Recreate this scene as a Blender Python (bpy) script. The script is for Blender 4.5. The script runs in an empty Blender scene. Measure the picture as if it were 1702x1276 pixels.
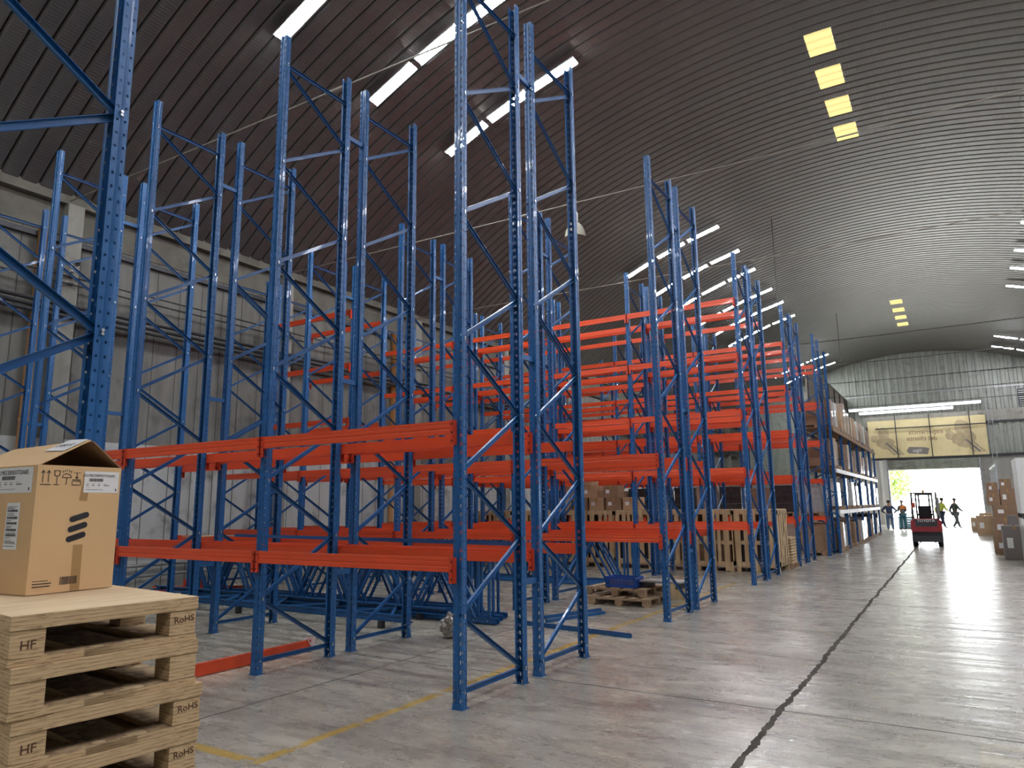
import bpy, bmesh, math, random
from mathutils import Matrix, Vector, Euler

random.seed(7)
SC = bpy.context.scene
COL = SC.collection

# ------------------------------------------------------------------ camera
FPX, YAW, PIT, ROL, CAMZ = 1181.77, -0.5491, 0.1696, -0.0108, 1.8
cy, sy, cp, sp, cr, sr = math.cos(YAW), math.sin(YAW), math.cos(PIT), math.sin(PIT), math.cos(ROL), math.sin(ROL)
FW = Vector((sy * cp, cy * cp, sp)); R0 = Vector((cy, -sy, 0)); U0 = R0.cross(FW)
RV = cr * R0 + sr * U0; UV = -sr * R0 + cr * U0
cam_d = bpy.data.cameras.new('camera'); cam = bpy.data.objects.new('camera', cam_d); COL.objects.link(cam)
cam_d.sensor_fit = 'HORIZONTAL'; cam_d.sensor_width = 36.0; cam_d.lens = FPX / 1702 * 36.0
cam_d.clip_start = 0.05; cam_d.clip_end = 500
M3 = Matrix((RV, UV, -FW)).transposed()
cam.matrix_world = Matrix.Translation((0, 0, CAMZ)) @ M3.to_4x4()
SC.camera = cam

# ------------------------------------------------------------------ world, light, exposure
EXPO = 1.0
SKY = 12.0
TUBE = 75.0
w = bpy.data.worlds.new('overcast_sky'); SC.world = w; w.use_nodes = True
bg = w.node_tree.nodes['Background']; bg.inputs[0].default_value = (0.93, 0.97, 1.0, 1); bg.inputs[1].default_value = SKY
vs = SC.view_settings
vs.view_transform = 'Standard'; vs.look = 'None'; vs.gamma = 1.0; vs.exposure = EXPO; vs.use_curve_mapping = False
SC.cycles.use_denoising = True
try:
    SC.cycles.denoiser = 'OPENIMAGEDENOISE'
except Exception:
    pass
SC.cycles.max_bounces = 7; SC.cycles.diffuse_bounces = 4; SC.cycles.glossy_bounces = 3
SC.cycles.transmission_bounces = 3; SC.cycles.transparent_max_bounces = 8
SC.cycles.sample_clamp_indirect = 6.0
SC.cycles.caustics_reflective = False; SC.cycles.caustics_refractive = False


# ------------------------------------------------------------------ node helpers
def nd(nt, t, **kw):
    n = nt.nodes.new(t)
    for k, v in kw.items():
        setattr(n, k, v)
    return n


def newmat(name):
    m = bpy.data.materials.new(name); m.use_nodes = True
    nt = m.node_tree; b = nt.nodes['Principled BSDF']
    return m, nt, b


def simple(name, col, rough=0.5, metal=0.0, noise=0.0, nscale=3.0, bump=0.0, coat=0.0, col2=None, stretch=(1, 1, 1), rn=0.0):
    """base colour broken up by a noise towards col2 (wear, grime with a shape of its own)"""
    m, nt, b = newmat(name)
    b.inputs['Roughness'].default_value = rough; b.inputs['Metallic'].default_value = metal
    b.inputs['Coat Weight'].default_value = coat
    b.inputs['Base Color'].default_value = (*col, 1)
    if noise or bump or rn:
        tc = nd(nt, 'ShaderNodeTexCoord'); mp = nd(nt, 'ShaderNodeMapping'); mp.inputs['Scale'].default_value = stretch
        nz = nd(nt, 'ShaderNodeTexNoise'); nz.inputs['Scale'].default_value = nscale; nz.inputs['Detail'].default_value = 6; nz.inputs['Roughness'].default_value = 0.65
        nt.links.new(tc.outputs['Object'], mp.inputs[0]); nt.links.new(mp.outputs[0], nz.inputs['Vector'])
        if noise:
            cr_ = nd(nt, 'ShaderNodeValToRGB'); cr_.color_ramp.elements[0].position = 0.38; cr_.color_ramp.elements[1].position = 0.68
            c2 = col2 or tuple(c * 0.6 for c in col)
            cr_.color_ramp.elements[0].color = (*col, 1)
            cr_.color_ramp.elements[1].color = tuple(col[i] * (1 - noise) + c2[i] * noise for i in range(3)) + (1,)
            nt.links.new(nz.outputs['Fac'], cr_.inputs[0]); nt.links.new(cr_.outputs[0], b.inputs['Base Color'])
        if rn:
            mr = nd(nt, 'ShaderNodeMapRange'); mr.inputs['From Min'].default_value = 0.3; mr.inputs['From Max'].default_value = 0.7
            mr.inputs['To Min'].default_value = rough - rn; mr.inputs['To Max'].default_value = rough + rn
            nt.links.new(nz.outputs['Fac'], mr.inputs[0]); nt.links.new(mr.outputs[0], b.inputs['Roughness'])
        if bump:
            bp = nd(nt, 'ShaderNodeBump'); bp.inputs['Strength'].default_value = bump; bp.inputs['Distance'].default_value = 0.02
            nt.links.new(nz.outputs['Fac'], bp.inputs['Height']); nt.links.new(bp.outputs[0], b.inputs['Normal'])
    return m


def emit(name, col, s):
    m, nt, b = newmat(name)
    b.inputs['Base Color'].default_value = (*col, 1)
    b.inputs['Emission Color'].default_value = (*col, 1); b.inputs['Emission Strength'].default_value = s
    return m


def mth(nt, op, a, b=None, clamp=False):
    n = nd(nt, 'ShaderNodeMath', operation=op); n.use_clamp = clamp
    for i, v in enumerate((a, b)):
        if v is None:
            continue
        if isinstance(v, (int, float)):
            n.inputs[i].default_value = v
        else:
            nt.links.new(v, n.inputs[i])
    return n.outputs[0]


def mixc(nt, f, a, b):
    n = nd(nt, 'ShaderNodeMix', data_type='RGBA')
    for i, v in ((0, f), (6, a), (7, b)):
        if isinstance(v, (int, float)):
            n.inputs[i].default_value = v
        elif isinstance(v, tuple):
            n.inputs[i].default_value = (*v, 1) if len(v) == 3 else v
        else:
            nt.links.new(v, n.inputs[i])
    return n.outputs[2]


# ------------------------------------------------------------------ materials
BLUE = simple('blue_rack_paint', (0.008, 0.095, 0.27), 0.38, 0.0, noise=0.35, nscale=2.2, col2=(0.010, 0.08, 0.24), coat=0.1)
BLUE_PL = simple('blue_plastic', (0.01, 0.07, 0.33), 0.4)
ORANGE = simple('orange_beam_paint', (0.72, 0.075, 0.018), 0.38, noise=0.3, nscale=1.6, col2=(0.6, 0.06, 0.015), coat=0.15)
ORANGE_D = simple('red_connector_paint', (0.60, 0.05, 0.014), 0.42)
HOLE = simple('dark_slot', (0.01, 0.01, 0.012), 0.8)
ZINC = simple('zinc_bolt', (0.75, 0.75, 0.74), 0.3, 1.0)
STEEL = simple('grey_steel', (0.33, 0.34, 0.33), 0.45, 0.7, noise=0.3, nscale=6)
DARKST = simple('dark_steel', (0.035, 0.035, 0.038), 0.5, 0.3)
WHITEP = simple('white_paint', (0.78, 0.79, 0.76), 0.45, noise=0.2, nscale=4)
CARD = simple('cardboard', (0.70, 0.465, 0.235), 0.8, noise=0.25, nscale=5, col2=(0.62, 0.40, 0.20), bump=0.05)
CARD_SHADED = simple('cardboard_shaded_inside', (0.30, 0.18, 0.10), 0.85, noise=0.2, nscale=8)  # cardboard with the shade of the carton interior put into its colour
CARD2 = simple('pale_cardboard', (0.46, 0.31, 0.18), 0.8, noise=0.3, nscale=4)
CARD3 = simple('brown_cardboard', (0.27, 0.17, 0.10), 0.8, noise=0.3, nscale=4)
TAPE = simple('packing_tape', (0.42, 0.25, 0.10), 0.25, coat=0.5)
PAPER = simple('white_paper', (0.82, 0.82, 0.80), 0.6)
INK = simple('black_ink', (0.012, 0.012, 0.016), 0.6)
STAMP = simple('stamp_ink', (0.10, 0.045, 0.02), 0.8)
WRAPW = simple('white_stretch_film', (0.60, 0.61, 0.59), 0.3, noise=0.6, nscale=7, col2=(0.45, 0.45, 0.44), bump=0.6, coat=0.4)
WRAPG = simple('grey_stretch_film', (0.33, 0.33, 0.33), 0.35, noise=0.6, nscale=7, col2=(0.15, 0.14, 0.14), bump=0.6, coat=0.4)
WRAPB = simple('brown_wrapped_cartons', (0.30, 0.21, 0.15), 0.4, noise=0.6, nscale=5, col2=(0.5, 0.45, 0.4), bump=0.5, coat=0.3)
WRAPK = simple('black_stretch_film', (0.02, 0.02, 0.022), 0.25, noise=0.3, nscale=8, col2=(0.08, 0.08, 0.08), bump=0.7, coat=0.4)
SILVER = simple('crumpled_silver_film', (0.36, 0.34, 0.31), 0.25, 0.6, bump=1.0, nscale=9)
PINKF = simple('pinkish_film', (0.8, 0.62, 0.6), 0.3, bump=1.0, nscale=12)
PIPE = simple('orange_downpipe', (0.46, 0.22, 0.07), 0.5, noise=0.4, nscale=3, col2=(0.32, 0.16, 0.07))
REDF = simple('red_forklift_paint', (0.26, 0.015, 0.02), 0.35, coat=0.3)
GREYF = simple('dark_grey_forklift', (0.03, 0.032, 0.035), 0.5)
RUBBER = simple('rubber', (0.012, 0.012, 0.013), 0.85)
SKIN = simple('skin', (0.33, 0.17, 0.10), 0.55)
LEAF = simple('leaf_green', (0.10, 0.16, 0.02), 0.6, noise=0.6, nscale=4, col2=(0.20, 0.26, 0.04))
BARK = simple('bark', (0.08, 0.055, 0.035), 0.9)
TUBEM = emit('fluorescent_tube', (0.93, 0.97, 1.0), TUBE)
TUBEV = emit('violet_white_tube', (0.90, 0.90, 1.0), TUBE)
TUBEL = emit('dimmer_tube', (0.95, 0.97, 1.0), 9.0)
REFL = simple('lamp_reflector', (0.8, 0.82, 0.82), 0.35)
GLASSY = simple('prismatic_lamp_shade', (0.55, 0.52, 0.42), 0.15, coat=0.6)
GLASSY.node_tree.nodes['Principled BSDF'].inputs['Transmission Weight'].default_value = 0.35
WIRE = simple('wire', (0.05, 0.045, 0.04), 0.6)
WIREL = simple('pale_wire', (0.28, 0.25, 0.21), 0.5)


def wood(name, c1, c2, axis=0, sc=1.0):
    m, nt, b = newmat(name); b.inputs['Roughness'].default_value = 0.7
    tc = nd(nt, 'ShaderNodeTexCoord'); mp = nd(nt, 'ShaderNodeMapping')
    s = [18 * sc] * 3; s[axis] = 1.6 * sc
    mp.inputs['Scale'].default_value = s
    nz = nd(nt, 'ShaderNodeTexNoise'); nz.inputs['Scale'].default_value = 1.0; nz.inputs['Detail'].default_value = 5; nz.inputs['Distortion'].default_value = 0.6
    cr_ = nd(nt, 'ShaderNodeValToRGB'); cr_.color_ramp.elements[0].position = 0.3; cr_.color_ramp.elements[1].position = 0.7
    cr_.color_ramp.elements[0].color = (*c2, 1); cr_.color_ramp.elements[1].color = (*c1, 1)
    nt.links.new(tc.outputs['Object'], mp.inputs[0]); nt.links.new(mp.outputs[0], nz.inputs['Vector'])
    nt.links.new(nz.outputs['Fac'], cr_.inputs[0]); nt.links.new(cr_.outputs[0], b.inputs['Base Color'])
    return m


PLYTOP = wood('plywood_face', (0.74, 0.56, 0.34), (0.60, 0.43, 0.24), 1)
WOODX = wood('pine_boards', (0.64, 0.49, 0.29), (0.46, 0.32, 0.17), 2)
WOODP = wood('old_pallet_boards', (0.42, 0.30, 0.18), (0.26, 0.17, 0.10), 0)


def ply_edge():
    m, nt, b = newmat('plywood_edge'); b.inputs['Roughness'].default_value = 0.75
    tc = nd(nt, 'ShaderNodeTexCoord'); sx = nd(nt, 'ShaderNodeSeparateXYZ'); nt.links.new(tc.outputs['Object'], sx.inputs[0])
    nz = nd(nt, 'ShaderNodeTexNoise'); nz.inputs['Scale'].default_value = 3.0; nz.inputs['Detail'].default_value = 4
    mp = nd(nt, 'ShaderNodeMapping'); mp.inputs['Scale'].default_value = (4, 4, 60)
    nt.links.new(tc.outputs['Object'], mp.inputs[0]); nt.links.new(mp.outputs[0], nz.inputs['Vector'])
    zz = mth(nt, 'ADD', mth(nt, 'MULTIPLY', sx.outputs[2], 1 / 0.013), mth(nt, 'MULTIPLY', nz.outputs['Fac'], 2.2))
    fr = mth(nt, 'FRACT', zz)
    st = mth(nt, 'MULTIPLY', mth(nt, 'SUBTRACT', fr, 0.6), 3.0, True)
    base = mixc(nt, nz.outputs['Fac'], (0.44, 0.29, 0.14), (0.80, 0.60, 0.34))
    c = mixc(nt, mth(nt, 'MULTIPLY', st, 0.75), base, (0.24, 0.14, 0.07))
    nt.links.new(c, b.inputs['Base Color'])
    return m


PLYEDGE = ply_edge()


def floor_mat():
    m, nt, b = newmat('polished_concrete_floor')
    tc = nd(nt, 'ShaderNodeTexCoord'); P = tc.outputs['Object']
    sx = nd(nt, 'ShaderNodeSeparateXYZ'); nt.links.new(P, sx.inputs[0]); X, Y = sx.outputs[0], sx.outputs[1]

    def noise(scale, detail=5, st=(1, 1, 1), rough=0.6, dist=0.0):
        mp = nd(nt, 'ShaderNodeMapping'); mp.inputs['Scale'].default_value = st; nt.links.new(P, mp.inputs[0])
        n = nd(nt, 'ShaderNodeTexNoise'); n.inputs['Scale'].default_value = scale; n.inputs['Detail'].default_value = detail
        n.inputs['Roughness'].default_value = rough; n.inputs['Distortion'].default_value = dist
        nt.links.new(mp.outputs[0], n.inputs['Vector']); return n.outputs['Fac']
    n1 = noise(0.55, 6, dist=0.8); n2 = noise(3.2, 8, (0.45, 1.3, 1), 0.7); n3 = noise(26, 4)
    base = mixc(nt, mth(nt, 'MULTIPLY', mth(nt, 'SUBTRACT', n1, 0.35), 1.8, True), (0.47, 0.44, 0.345), (0.33, 0.305, 0.235))
    base = mixc(nt, mth(nt, 'MULTIPLY', mth(nt, 'SUBTRACT', n2, 0.47), 1.7, True), base, (0.60, 0.57, 0.49))
    base = mixc(nt, mth(nt, 'MULTIPLY', mth(nt, 'SUBTRACT', n3, 0.54), 2.5, True), base, (0.28, 0.26, 0.225))
    # tyre grime patches, broad streaks
    n4 = noise(0.9, 7, (0.6, 1.6, 1), 0.75, 1.2)
    base = mixc(nt, mth(nt, 'MULTIPLY', mth(nt, 'SUBTRACT', n4, 0.47), 4.2, True), base, (0.20, 0.18, 0.145))
    n5 = noise(2.4, 9, (0.5, 1.8, 1), 0.8, 0.6)
    base = mixc(nt, mth(nt, 'MULTIPLY', mth(nt, 'SUBTRACT', n5, 0.49), 5.0, True), base, (0.22, 0.20, 0.165))
    n6 = noise(60, 3)
    base = mixc(nt, mth(nt, 'MULTIPLY', mth(nt, 'SUBTRACT', n6, 0.48), 3.0, True), base, (0.25, 0.23, 0.19))
    # fine scratches: thin iso-lines of a stretched noise
    s1 = noise(2.3, 3, (1.6, 5.0, 1), 0.5, 2.5)
    s2 = noise(3.1, 3, (5.0, 1.6, 1), 0.5, 2.5)
    msk = mth(nt, 'GREATER_THAN', noise(1.3, 2), 0.46)
    for s_ in (s1, s2):
        ln = mth(nt, 'LESS_THAN', mth(nt, 'ABSOLUTE', mth(nt, 'SUBTRACT', s_, 0.5)), 0.010)
        base = mixc(nt, mth(nt, 'MULTIPLY', mth(nt, 'MULTIPLY', ln, msk), 0.8), base, (0.07, 0.065, 0.06))
    wob = mth(nt, 'MULTIPLY', mth(nt, 'SUBTRACT', noise(1.1, 5), 0.5), 0.16)
    wob2 = mth(nt, 'MULTIPLY', mth(nt, 'SUBTRACT', noise(5.0, 4), 0.5), 0.07)
    # yellow painted guide lines, worn
    wear = mth(nt, 'GREATER_THAN', noise(4.5, 6, rough=0.75), 0.43)
    Xw = mth(nt, 'ADD', X, wob)
    yl = mth(nt, 'LESS_THAN', mth(nt, 'ABSOLUTE', mth(nt, 'ADD', Xw, 4.47)), 0.05)
    yl = mth(nt, 'MULTIPLY', yl, mth(nt, 'GREATER_THAN', Y, 3.70))
    yl = mth(nt, 'MULTIPLY', yl, mth(nt, 'LESS_THAN', Y, 17.0))
    y2 = mth(nt, 'LESS_THAN', mth(nt, 'ABSOLUTE', mth(nt, 'SUBTRACT', Y, 3.72)), 0.05)
    y2 = mth(nt, 'MULTIPLY', y2, mth(nt, 'LESS_THAN', X, -4.42))
    y2 = mth(nt, 'MULTIPLY', y2, mth(nt, 'GREATER_THAN', X, -9.0))
    yl = mth(nt, 'MULTIPLY', mth(nt, 'MAXIMUM', yl, y2), wear)
    base = mixc(nt, mth(nt, 'MULTIPLY', yl, 0.85), base, (0.46, 0.30, 0.045))
    # pale yellowish worn square on the aisle
    sq = mth(nt, 'MULTIPLY', mth(nt, 'GREATER_THAN', X, -0.02), mth(nt, 'LESS_THAN', Y, 6.75))
    base = mixc(nt, mth(nt, 'MULTIPLY', sq, mth(nt, 'MULTIPLY', mth(nt, 'GREATER_THAN', n2, 0.45), 0.35)), base, (0.42, 0.34, 0.16))
    # joints
    Yw = mth(nt, 'ADD', Y, mth(nt, 'MULTIPLY', wob, 0.5))
    jy = mth(nt, 'ABSOLUTE', mth(nt, 'SUBTRACT', mth(nt, 'FRACT', mth(nt, 'ADD', mth(nt, 'DIVIDE', mth(nt, 'SUBTRACT', Yw, 6.9), 5.5), 20.5)), 0.5))
    jyl = mth(nt, 'LESS_THAN', jy, 0.0021)
    Xc = mth(nt, 'ADD', X, mth(nt, 'MULTIPLY', mth(nt, 'SUBTRACT', noise(0.8, 6, (1, 1, 1), 0.7), 0.5), 0.14))
    wd = mth(nt, 'MULTIPLY', mth(nt, 'ADD', noise(6, 3), -0.12), 0.075)
    jx1 = mth(nt, 'LESS_THAN', mth(nt, 'ABSOLUTE', mth(nt, 'ADD', Xc, 1.48)), wd)
    jx = mth(nt, 'ABSOLUTE', mth(nt, 'SUBTRACT', mth(nt, 'FRACT', mth(nt, 'ADD', mth(nt, 'DIVIDE', mth(nt, 'ADD', Xc, 1.48), 4.3), 20.5)), 0.5))
    jxl = mth(nt, 'MAXIMUM', mth(nt, 'LESS_THAN', jx, 0.0026), jx1)
    jj = mth(nt, 'MAXIMUM', jyl, jxl)
    base = mixc(nt, mth(nt, 'MULTIPLY', jj, 0.88), base, (0.035, 0.03, 0.027))
    nt.links.new(base, b.inputs['Base Color'])
    r = mth(nt, 'ADD', mth(nt, 'MULTIPLY', n2, 0.30), 0.13)
    r = mth(nt, 'MAXIMUM', r, mth(nt, 'MULTIPLY', jj, 0.9))
    nt.links.new(r, b.inputs['Roughness'])
    nt.links.new(mth(nt, 'SUBTRACT', 0.85, mth(nt, 'MULTIPLY', jj, 0.85)), b.inputs['Specular IOR Level'])
    rip = noise(1.0, 4, (0.35, 3.4, 1), 0.55, 0.4)
    h = mth(nt, 'ADD', mth(nt, 'MULTIPLY', rip, 0.9), mth(nt, 'MULTIPLY', n3, 0.06))
    h = mth(nt, 'SUBTRACT', h, mth(nt, 'MULTIPLY', jj, 0.5))
    bp = nd(nt, 'ShaderNodeBump'); bp.inputs['Strength'].default_value = 0.7; bp.inputs['Distance'].default_value = 0.018
    nt.links.new(h, bp.inputs['Height']); nt.links.new(bp.outputs[0], b.inputs['Normal'])
    return m


FLOOR = floor_mat()


def conc(name, c1, c2, c3, vert=True, panel=0.0, ax=1, zsplit=None, lowc=None):
    m, nt, b = newmat(name); b.inputs['Roughness'].default_value = 0.85
    tc = nd(nt, 'ShaderNodeTexCoord'); P = tc.outputs['Object']
    sx = nd(nt, 'ShaderNodeSeparateXYZ'); nt.links.new(P, sx.inputs[0])
    mp = nd(nt, 'ShaderNodeMapping'); mp.inputs['Scale'].default_value = (3, 3, 0.35) if vert else (1.2, 1.2, 1.2); nt.links.new(P, mp.inputs[0])
    n = nd(nt, 'ShaderNodeTexNoise'); n.inputs['Scale'].default_value = 1.3; n.inputs['Detail'].default_value = 8; n.inputs['Roughness'].default_value = 0.7
    nt.links.new(mp.outputs[0], n.inputs['Vector'])
    n2 = nd(nt, 'ShaderNodeTexNoise'); n2.inputs['Scale'].default_value = 2.2; n2.inputs['Detail'].default_value = 7; nt.links.new(P, n2.inputs['Vector'])
    c = mixc(nt, mth(nt, 'MULTIPLY', mth(nt, 'SUBTRACT', n.outputs['Fac'], 0.35), 3, True), c1, c2)
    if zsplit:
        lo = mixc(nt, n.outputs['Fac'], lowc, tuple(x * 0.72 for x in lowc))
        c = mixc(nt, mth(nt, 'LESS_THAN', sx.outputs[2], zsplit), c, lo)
    c = mixc(nt, mth(nt, 'MULTIPLY', mth(nt, 'SUBTRACT', n2.outputs['Fac'], 0.55), 3.5, True), c, c3)
    if panel:
        f = mth(nt, 'ABSOLUTE', mth(nt, 'SUBTRACT', mth(nt, 'FRACT', mth(nt, 'ADD', mth(nt, 'DIVIDE', sx.outputs[ax], panel), 50.5)), 0.5))
        ln = mth(nt, 'LESS_THAN', f, 0.012 / panel)
        c = mixc(nt, mth(nt, 'MULTIPLY', ln, 0.8), c, (0.04, 0.038, 0.034))
        bp = nd(nt, 'ShaderNodeBump'); bp.inputs['Strength'].default_value = 0.6; bp.inputs['Distance'].default_value = 0.02; bp.invert = True
        nt.links.new(ln, bp.inputs['Height']); nt.links.new(bp.outputs[0], b.inputs['Normal'])
    nt.links.new(c, b.inputs['Base Color'])
    return m


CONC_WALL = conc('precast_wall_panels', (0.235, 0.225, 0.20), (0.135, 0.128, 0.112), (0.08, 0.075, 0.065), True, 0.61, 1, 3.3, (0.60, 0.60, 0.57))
CONC_BEAM = conc('stained_concrete', (0.18, 0.168, 0.132), (0.11, 0.10, 0.08), (0.065, 0.058, 0.046), False)
CONC_COL = conc('column_concrete', (0.34, 0.325, 0.28), (0.25, 0.24, 0.205), (0.15, 0.14, 0.12), True)
CLAD = conc('weathered_cladding', (0.36, 0.375, 0.33), (0.24, 0.255, 0.22), (0.17, 0.18, 0.16), True)
CONC_GEN = conc('plain_concrete', (0.36, 0.35, 0.32), (0.27, 0.26, 0.24), (0.2, 0.19, 0.18), True)
MESHB = conc('brown_screen', (0.16, 0.13, 0.10), (0.11, 0.09, 0.075), (0.08, 0.07, 0.06), True)


def roof_mat():
    m, nt, b = newmat('crimped_arch_sheet')
    tc = nd(nt, 'ShaderNodeTexCoord'); P = tc.outputs['Object']; sx = nd(nt, 'ShaderNodeSeparateXYZ'); nt.links.new(P, sx.inputs[0])
    ang = mth(nt, 'ARCTAN2', mth(nt, 'SUBTRACT', sx.outputs[0], XC), mth(nt, 'SUBTRACT', sx.outputs[2], ZC - RC))
    wv = mth(nt, 'SINE', mth(nt, 'MULTIPLY', ang, RC * 2 * math.pi / 0.07))
    n = nd(nt, 'ShaderNodeTexNoise'); n.inputs['Scale'].default_value = 0.8; n.inputs['Detail'].default_value = 5; nt.links.new(P, n.inputs['Vector'])
    # every strip has its own tint
    idx = mth(nt, 'FLOOR', mth(nt, 'DIVIDE', sx.outputs[1], 0.36))
    wn = nd(nt, 'ShaderNodeTexWhiteNoise', noise_dimensions='1D'); nt.links.new(idx, wn.inputs['W'])
    c = mixc(nt, n.outputs['Fac'], (0.175, 0.155, 0.145), (0.13, 0.12, 0.115))
    c = mixc(nt, mth(nt, 'MULTIPLY', wn.outputs['Value'], 0.4), c, (0.14, 0.15, 0.145))
    nt.links.new(c, b.inputs['Base Color'])
    b.inputs['Metallic'].default_value = 0.5; b.inputs['Roughness'].default_value = 0.34
    bp = nd(nt, 'ShaderNodeBump'); bp.inputs['Strength'].default_value = 0.35; bp.inputs['Distance'].default_value = 0.003
    nt.links.new(wv, bp.inputs['Height']); nt.links.new(bp.outputs[0], b.inputs['Normal'])
    return m


XC, ZC, RC = -1.86, 13.8, 21.6
XL, XR, YE, YB = -16.1, 12.38, 65.6, -16.2
ROOF = roof_mat()


def skylight_mat():
    m, nt, b = newmat('yellowed_translucent_sheet')
    nt.nodes.remove(b)
    out = nt.nodes['Material Output']
    tr = nd(nt, 'ShaderNodeBsdfTranslucent'); tr.inputs[0].default_value = (0.085, 0.066, 0.026, 1)
    df = nd(nt, 'ShaderNodeBsdfDiffuse'); df.inputs[0].default_value = (0.4, 0.34, 0.18, 1)
    mx = nd(nt, 'ShaderNodeMixShader'); mx.inputs[0].default_value = 0.25
    nt.links.new(tr.outputs[0], mx.inputs[1]); nt.links.new(df.outputs[0], mx.inputs[2]); nt.links.new(mx.outputs[0], out.inputs[0])
    return m


SKYL = skylight_mat()


# ------------------------------------------------------------------ mesh builder
class MB:
    def __init__(s, M=None):
        s.v = []; s.f = []; s.m = []; s.mats = []; s.M = M or Matrix.Identity(4)

    def mi(s, mat):
        if mat not in s.mats:
            s.mats.append(mat)
        return s.mats.index(mat)

    def add(s, vs, fs, mat, M=None):
        o = len(s.v); T = s.M @ M if M is not None else s.M
        s.v += [T @ Vector(p) for p in vs]
        k = s.mi(mat)
        for f in fs:
            s.f.append(tuple(i + o for i in f)); s.m.append(k)
        return s

    def box(s, x0, x1, y0, y1, z0, z1, mat, M=None):
        vs = [(x, y, z) for z in (z0, z1) for y in (y0, y1) for x in (x0, x1)]
        fs = [(0, 2, 3, 1), (4, 5, 7, 6), (0, 1, 5, 4), (2, 6, 7, 3), (0, 4, 6, 2), (1, 3, 7, 5)]
        return s.add(vs, fs, mat, M)

    def prism(s, prof, a, b, mat, axis=0, M=None):
        """closed profile in the two other axes, extruded along axis from a to b"""
        n = len(prof)

        def P(u, p):
            return {0: (u, p[0], p[1]), 1: (p[0], u, p[1]), 2: (p[0], p[1], u)}[axis]
        vs = [P(a, p) for p in prof] + [P(b, p) for p in prof]
        fs = [(i, (i + 1) % n, n + (i + 1) % n, n + i) for i in range(n)] + [tuple(range(n)), tuple(range(2 * n - 1, n - 1, -1))]
        return s.add(vs, fs, mat, M)

    def tube(s, pts, r, mat, n=8, cap=True):
        pts = [Vector(p) for p in pts]; vs = []; fs = []
        rr = r if isinstance(r, (list, tuple)) else [r] * len(pts)
        for i, p in enumerate(pts):
            d = (pts[min(i + 1, len(pts) - 1)] - pts[max(i - 1, 0)]).normalized()
            up = Vector((0, 0, 1)) if abs(d.z) < 0.9 else Vector((1, 0, 0))
            u = d.cross(up).normalized(); v = d.cross(u)
            for k in range(n):
                a = 2 * math.pi * k / n
                vs.append(p + (u * math.cos(a) + v * math.sin(a)) * rr[i])
        for i in range(len(pts) - 1):
            for k in range(n):
                fs.append((i * n + k, i * n + (k + 1) % n, (i + 1) * n + (k + 1) % n, (i + 1) * n + k))
        if cap:
            fs.append(tuple(range(n))); fs.append(tuple(range(len(pts) * n - 1, (len(pts) - 1) * n - 1, -1)))
        return s.add(vs, fs, mat)

    def lathe(s, prof, mat, n=20, M=None):
        vs = []; fs = []
        for (r, z) in prof:
            for k in range(n):
                a = 2 * math.pi * k / n; vs.append((r * math.cos(a), r * math.sin(a), z))
        for i in range(len(prof) - 1):
            for k in range(n):
                fs.append((i * n + k, i * n + (k + 1) % n, (i + 1) * n + (k + 1) % n, (i + 1) * n + k))
        return s.add(vs, fs, mat, M)

    def mesh(s, name):
        me = bpy.data.meshes.new(name); me.from_pydata([tuple(p) for p in s.v], [], s.f)
        for mt in s.mats:
            me.materials.append(mt)
        me.polygons.foreach_set('material_index', s.m)
        me.update(); me.validate(); return me

    def build(s, name, parent=None, loc=(0, 0, 0), rot=(0, 0, 0)):
        return put(s.mesh(name), name, parent, loc, rot)


def put(me, name, parent=None, loc=(0, 0, 0), rot=(0, 0, 0), scale=(1, 1, 1)):
    o = bpy.data.objects.new(name, me); COL.objects.link(o)
    o.location = loc; o.rotation_euler = rot; o.scale = scale
    if parent is not None:
        o.parent = parent
    return o


def tag(o, label=None, cat=None, group=None, kind=None):
    if label: o['label'] = label
    if cat: o['category'] = cat
    if group: o['group'] = group
    if kind: o['kind'] = kind
    return o


def empty(name, loc=(0, 0, 0), rz=0.0, parent=None):
    o = bpy.data.objects.new(name, None); COL.objects.link(o); o.location = loc; o.rotation_euler = (0, 0, rz)
    o.empty_display_size = 0.2
    if parent is not None: o.parent = parent
    return o


def thing(name, label, cat, loc=(0, 0, 0), rz=0.0, group=None):
    return tag(empty(name, loc, rz), label, cat, group)


def struct(name, mb):
    return tag(mb.build(name), kind='structure')


def bevel(o, wd=0.006, seg=2):
    md = o.modifiers.new('bevel', 'BEVEL'); md.width = wd; md.segments = seg; md.limit_method = 'ANGLE'; return o


def smooth(o):
    for p in o.data.polygons: p.use_smooth = True
    return o


def text_mesh(body, size, mat, ext=0.0, align='CENTER', mirror=False, bold=0.0):
    cu = bpy.data.curves.new('lettering', 'FONT'); cu.body = body; cu.size = size; cu.extrude = ext; cu.align_x = align; cu.align_y = 'CENTER'
    cu.offset = bold; cu.resolution_u = 3
    o = bpy.data.objects.new('lettering', cu); COL.objects.link(o)
    bpy.context.view_layer.update()
    me = bpy.data.meshes.new_from_object(o.evaluated_get(bpy.context.evaluated_depsgraph_get()))
    bpy.data.objects.remove(o); me.materials.clear(); me.materials.append(mat)
    if mirror:
        for v in me.vertices: v.co.x = -v.co.x
    return me


def text_into(mb, body, size, mat, M, **kw):
    me = text_mesh(body, size, mat, **kw)
    mb.add([v.co[:] for v in me.vertices], [tuple(p.vertices) for p in me.polygons], mat, M)
    bpy.data.meshes.remove(me)


# matrix for a plane facing +X (local x -> +Y, local y -> +Z) and one facing -Y (local x -> +X, local y -> +Z)
def facing_x(x, y, z, roll=0.0):
    return Matrix.Translation((x, y, z)) @ Matrix(((0, 0, 1, 0), (1, 0, 0, 0), (0, 1, 0, 0), (0, 0, 0, 1))) @ Matrix.Rotation(roll, 4, 'Z')


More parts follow.
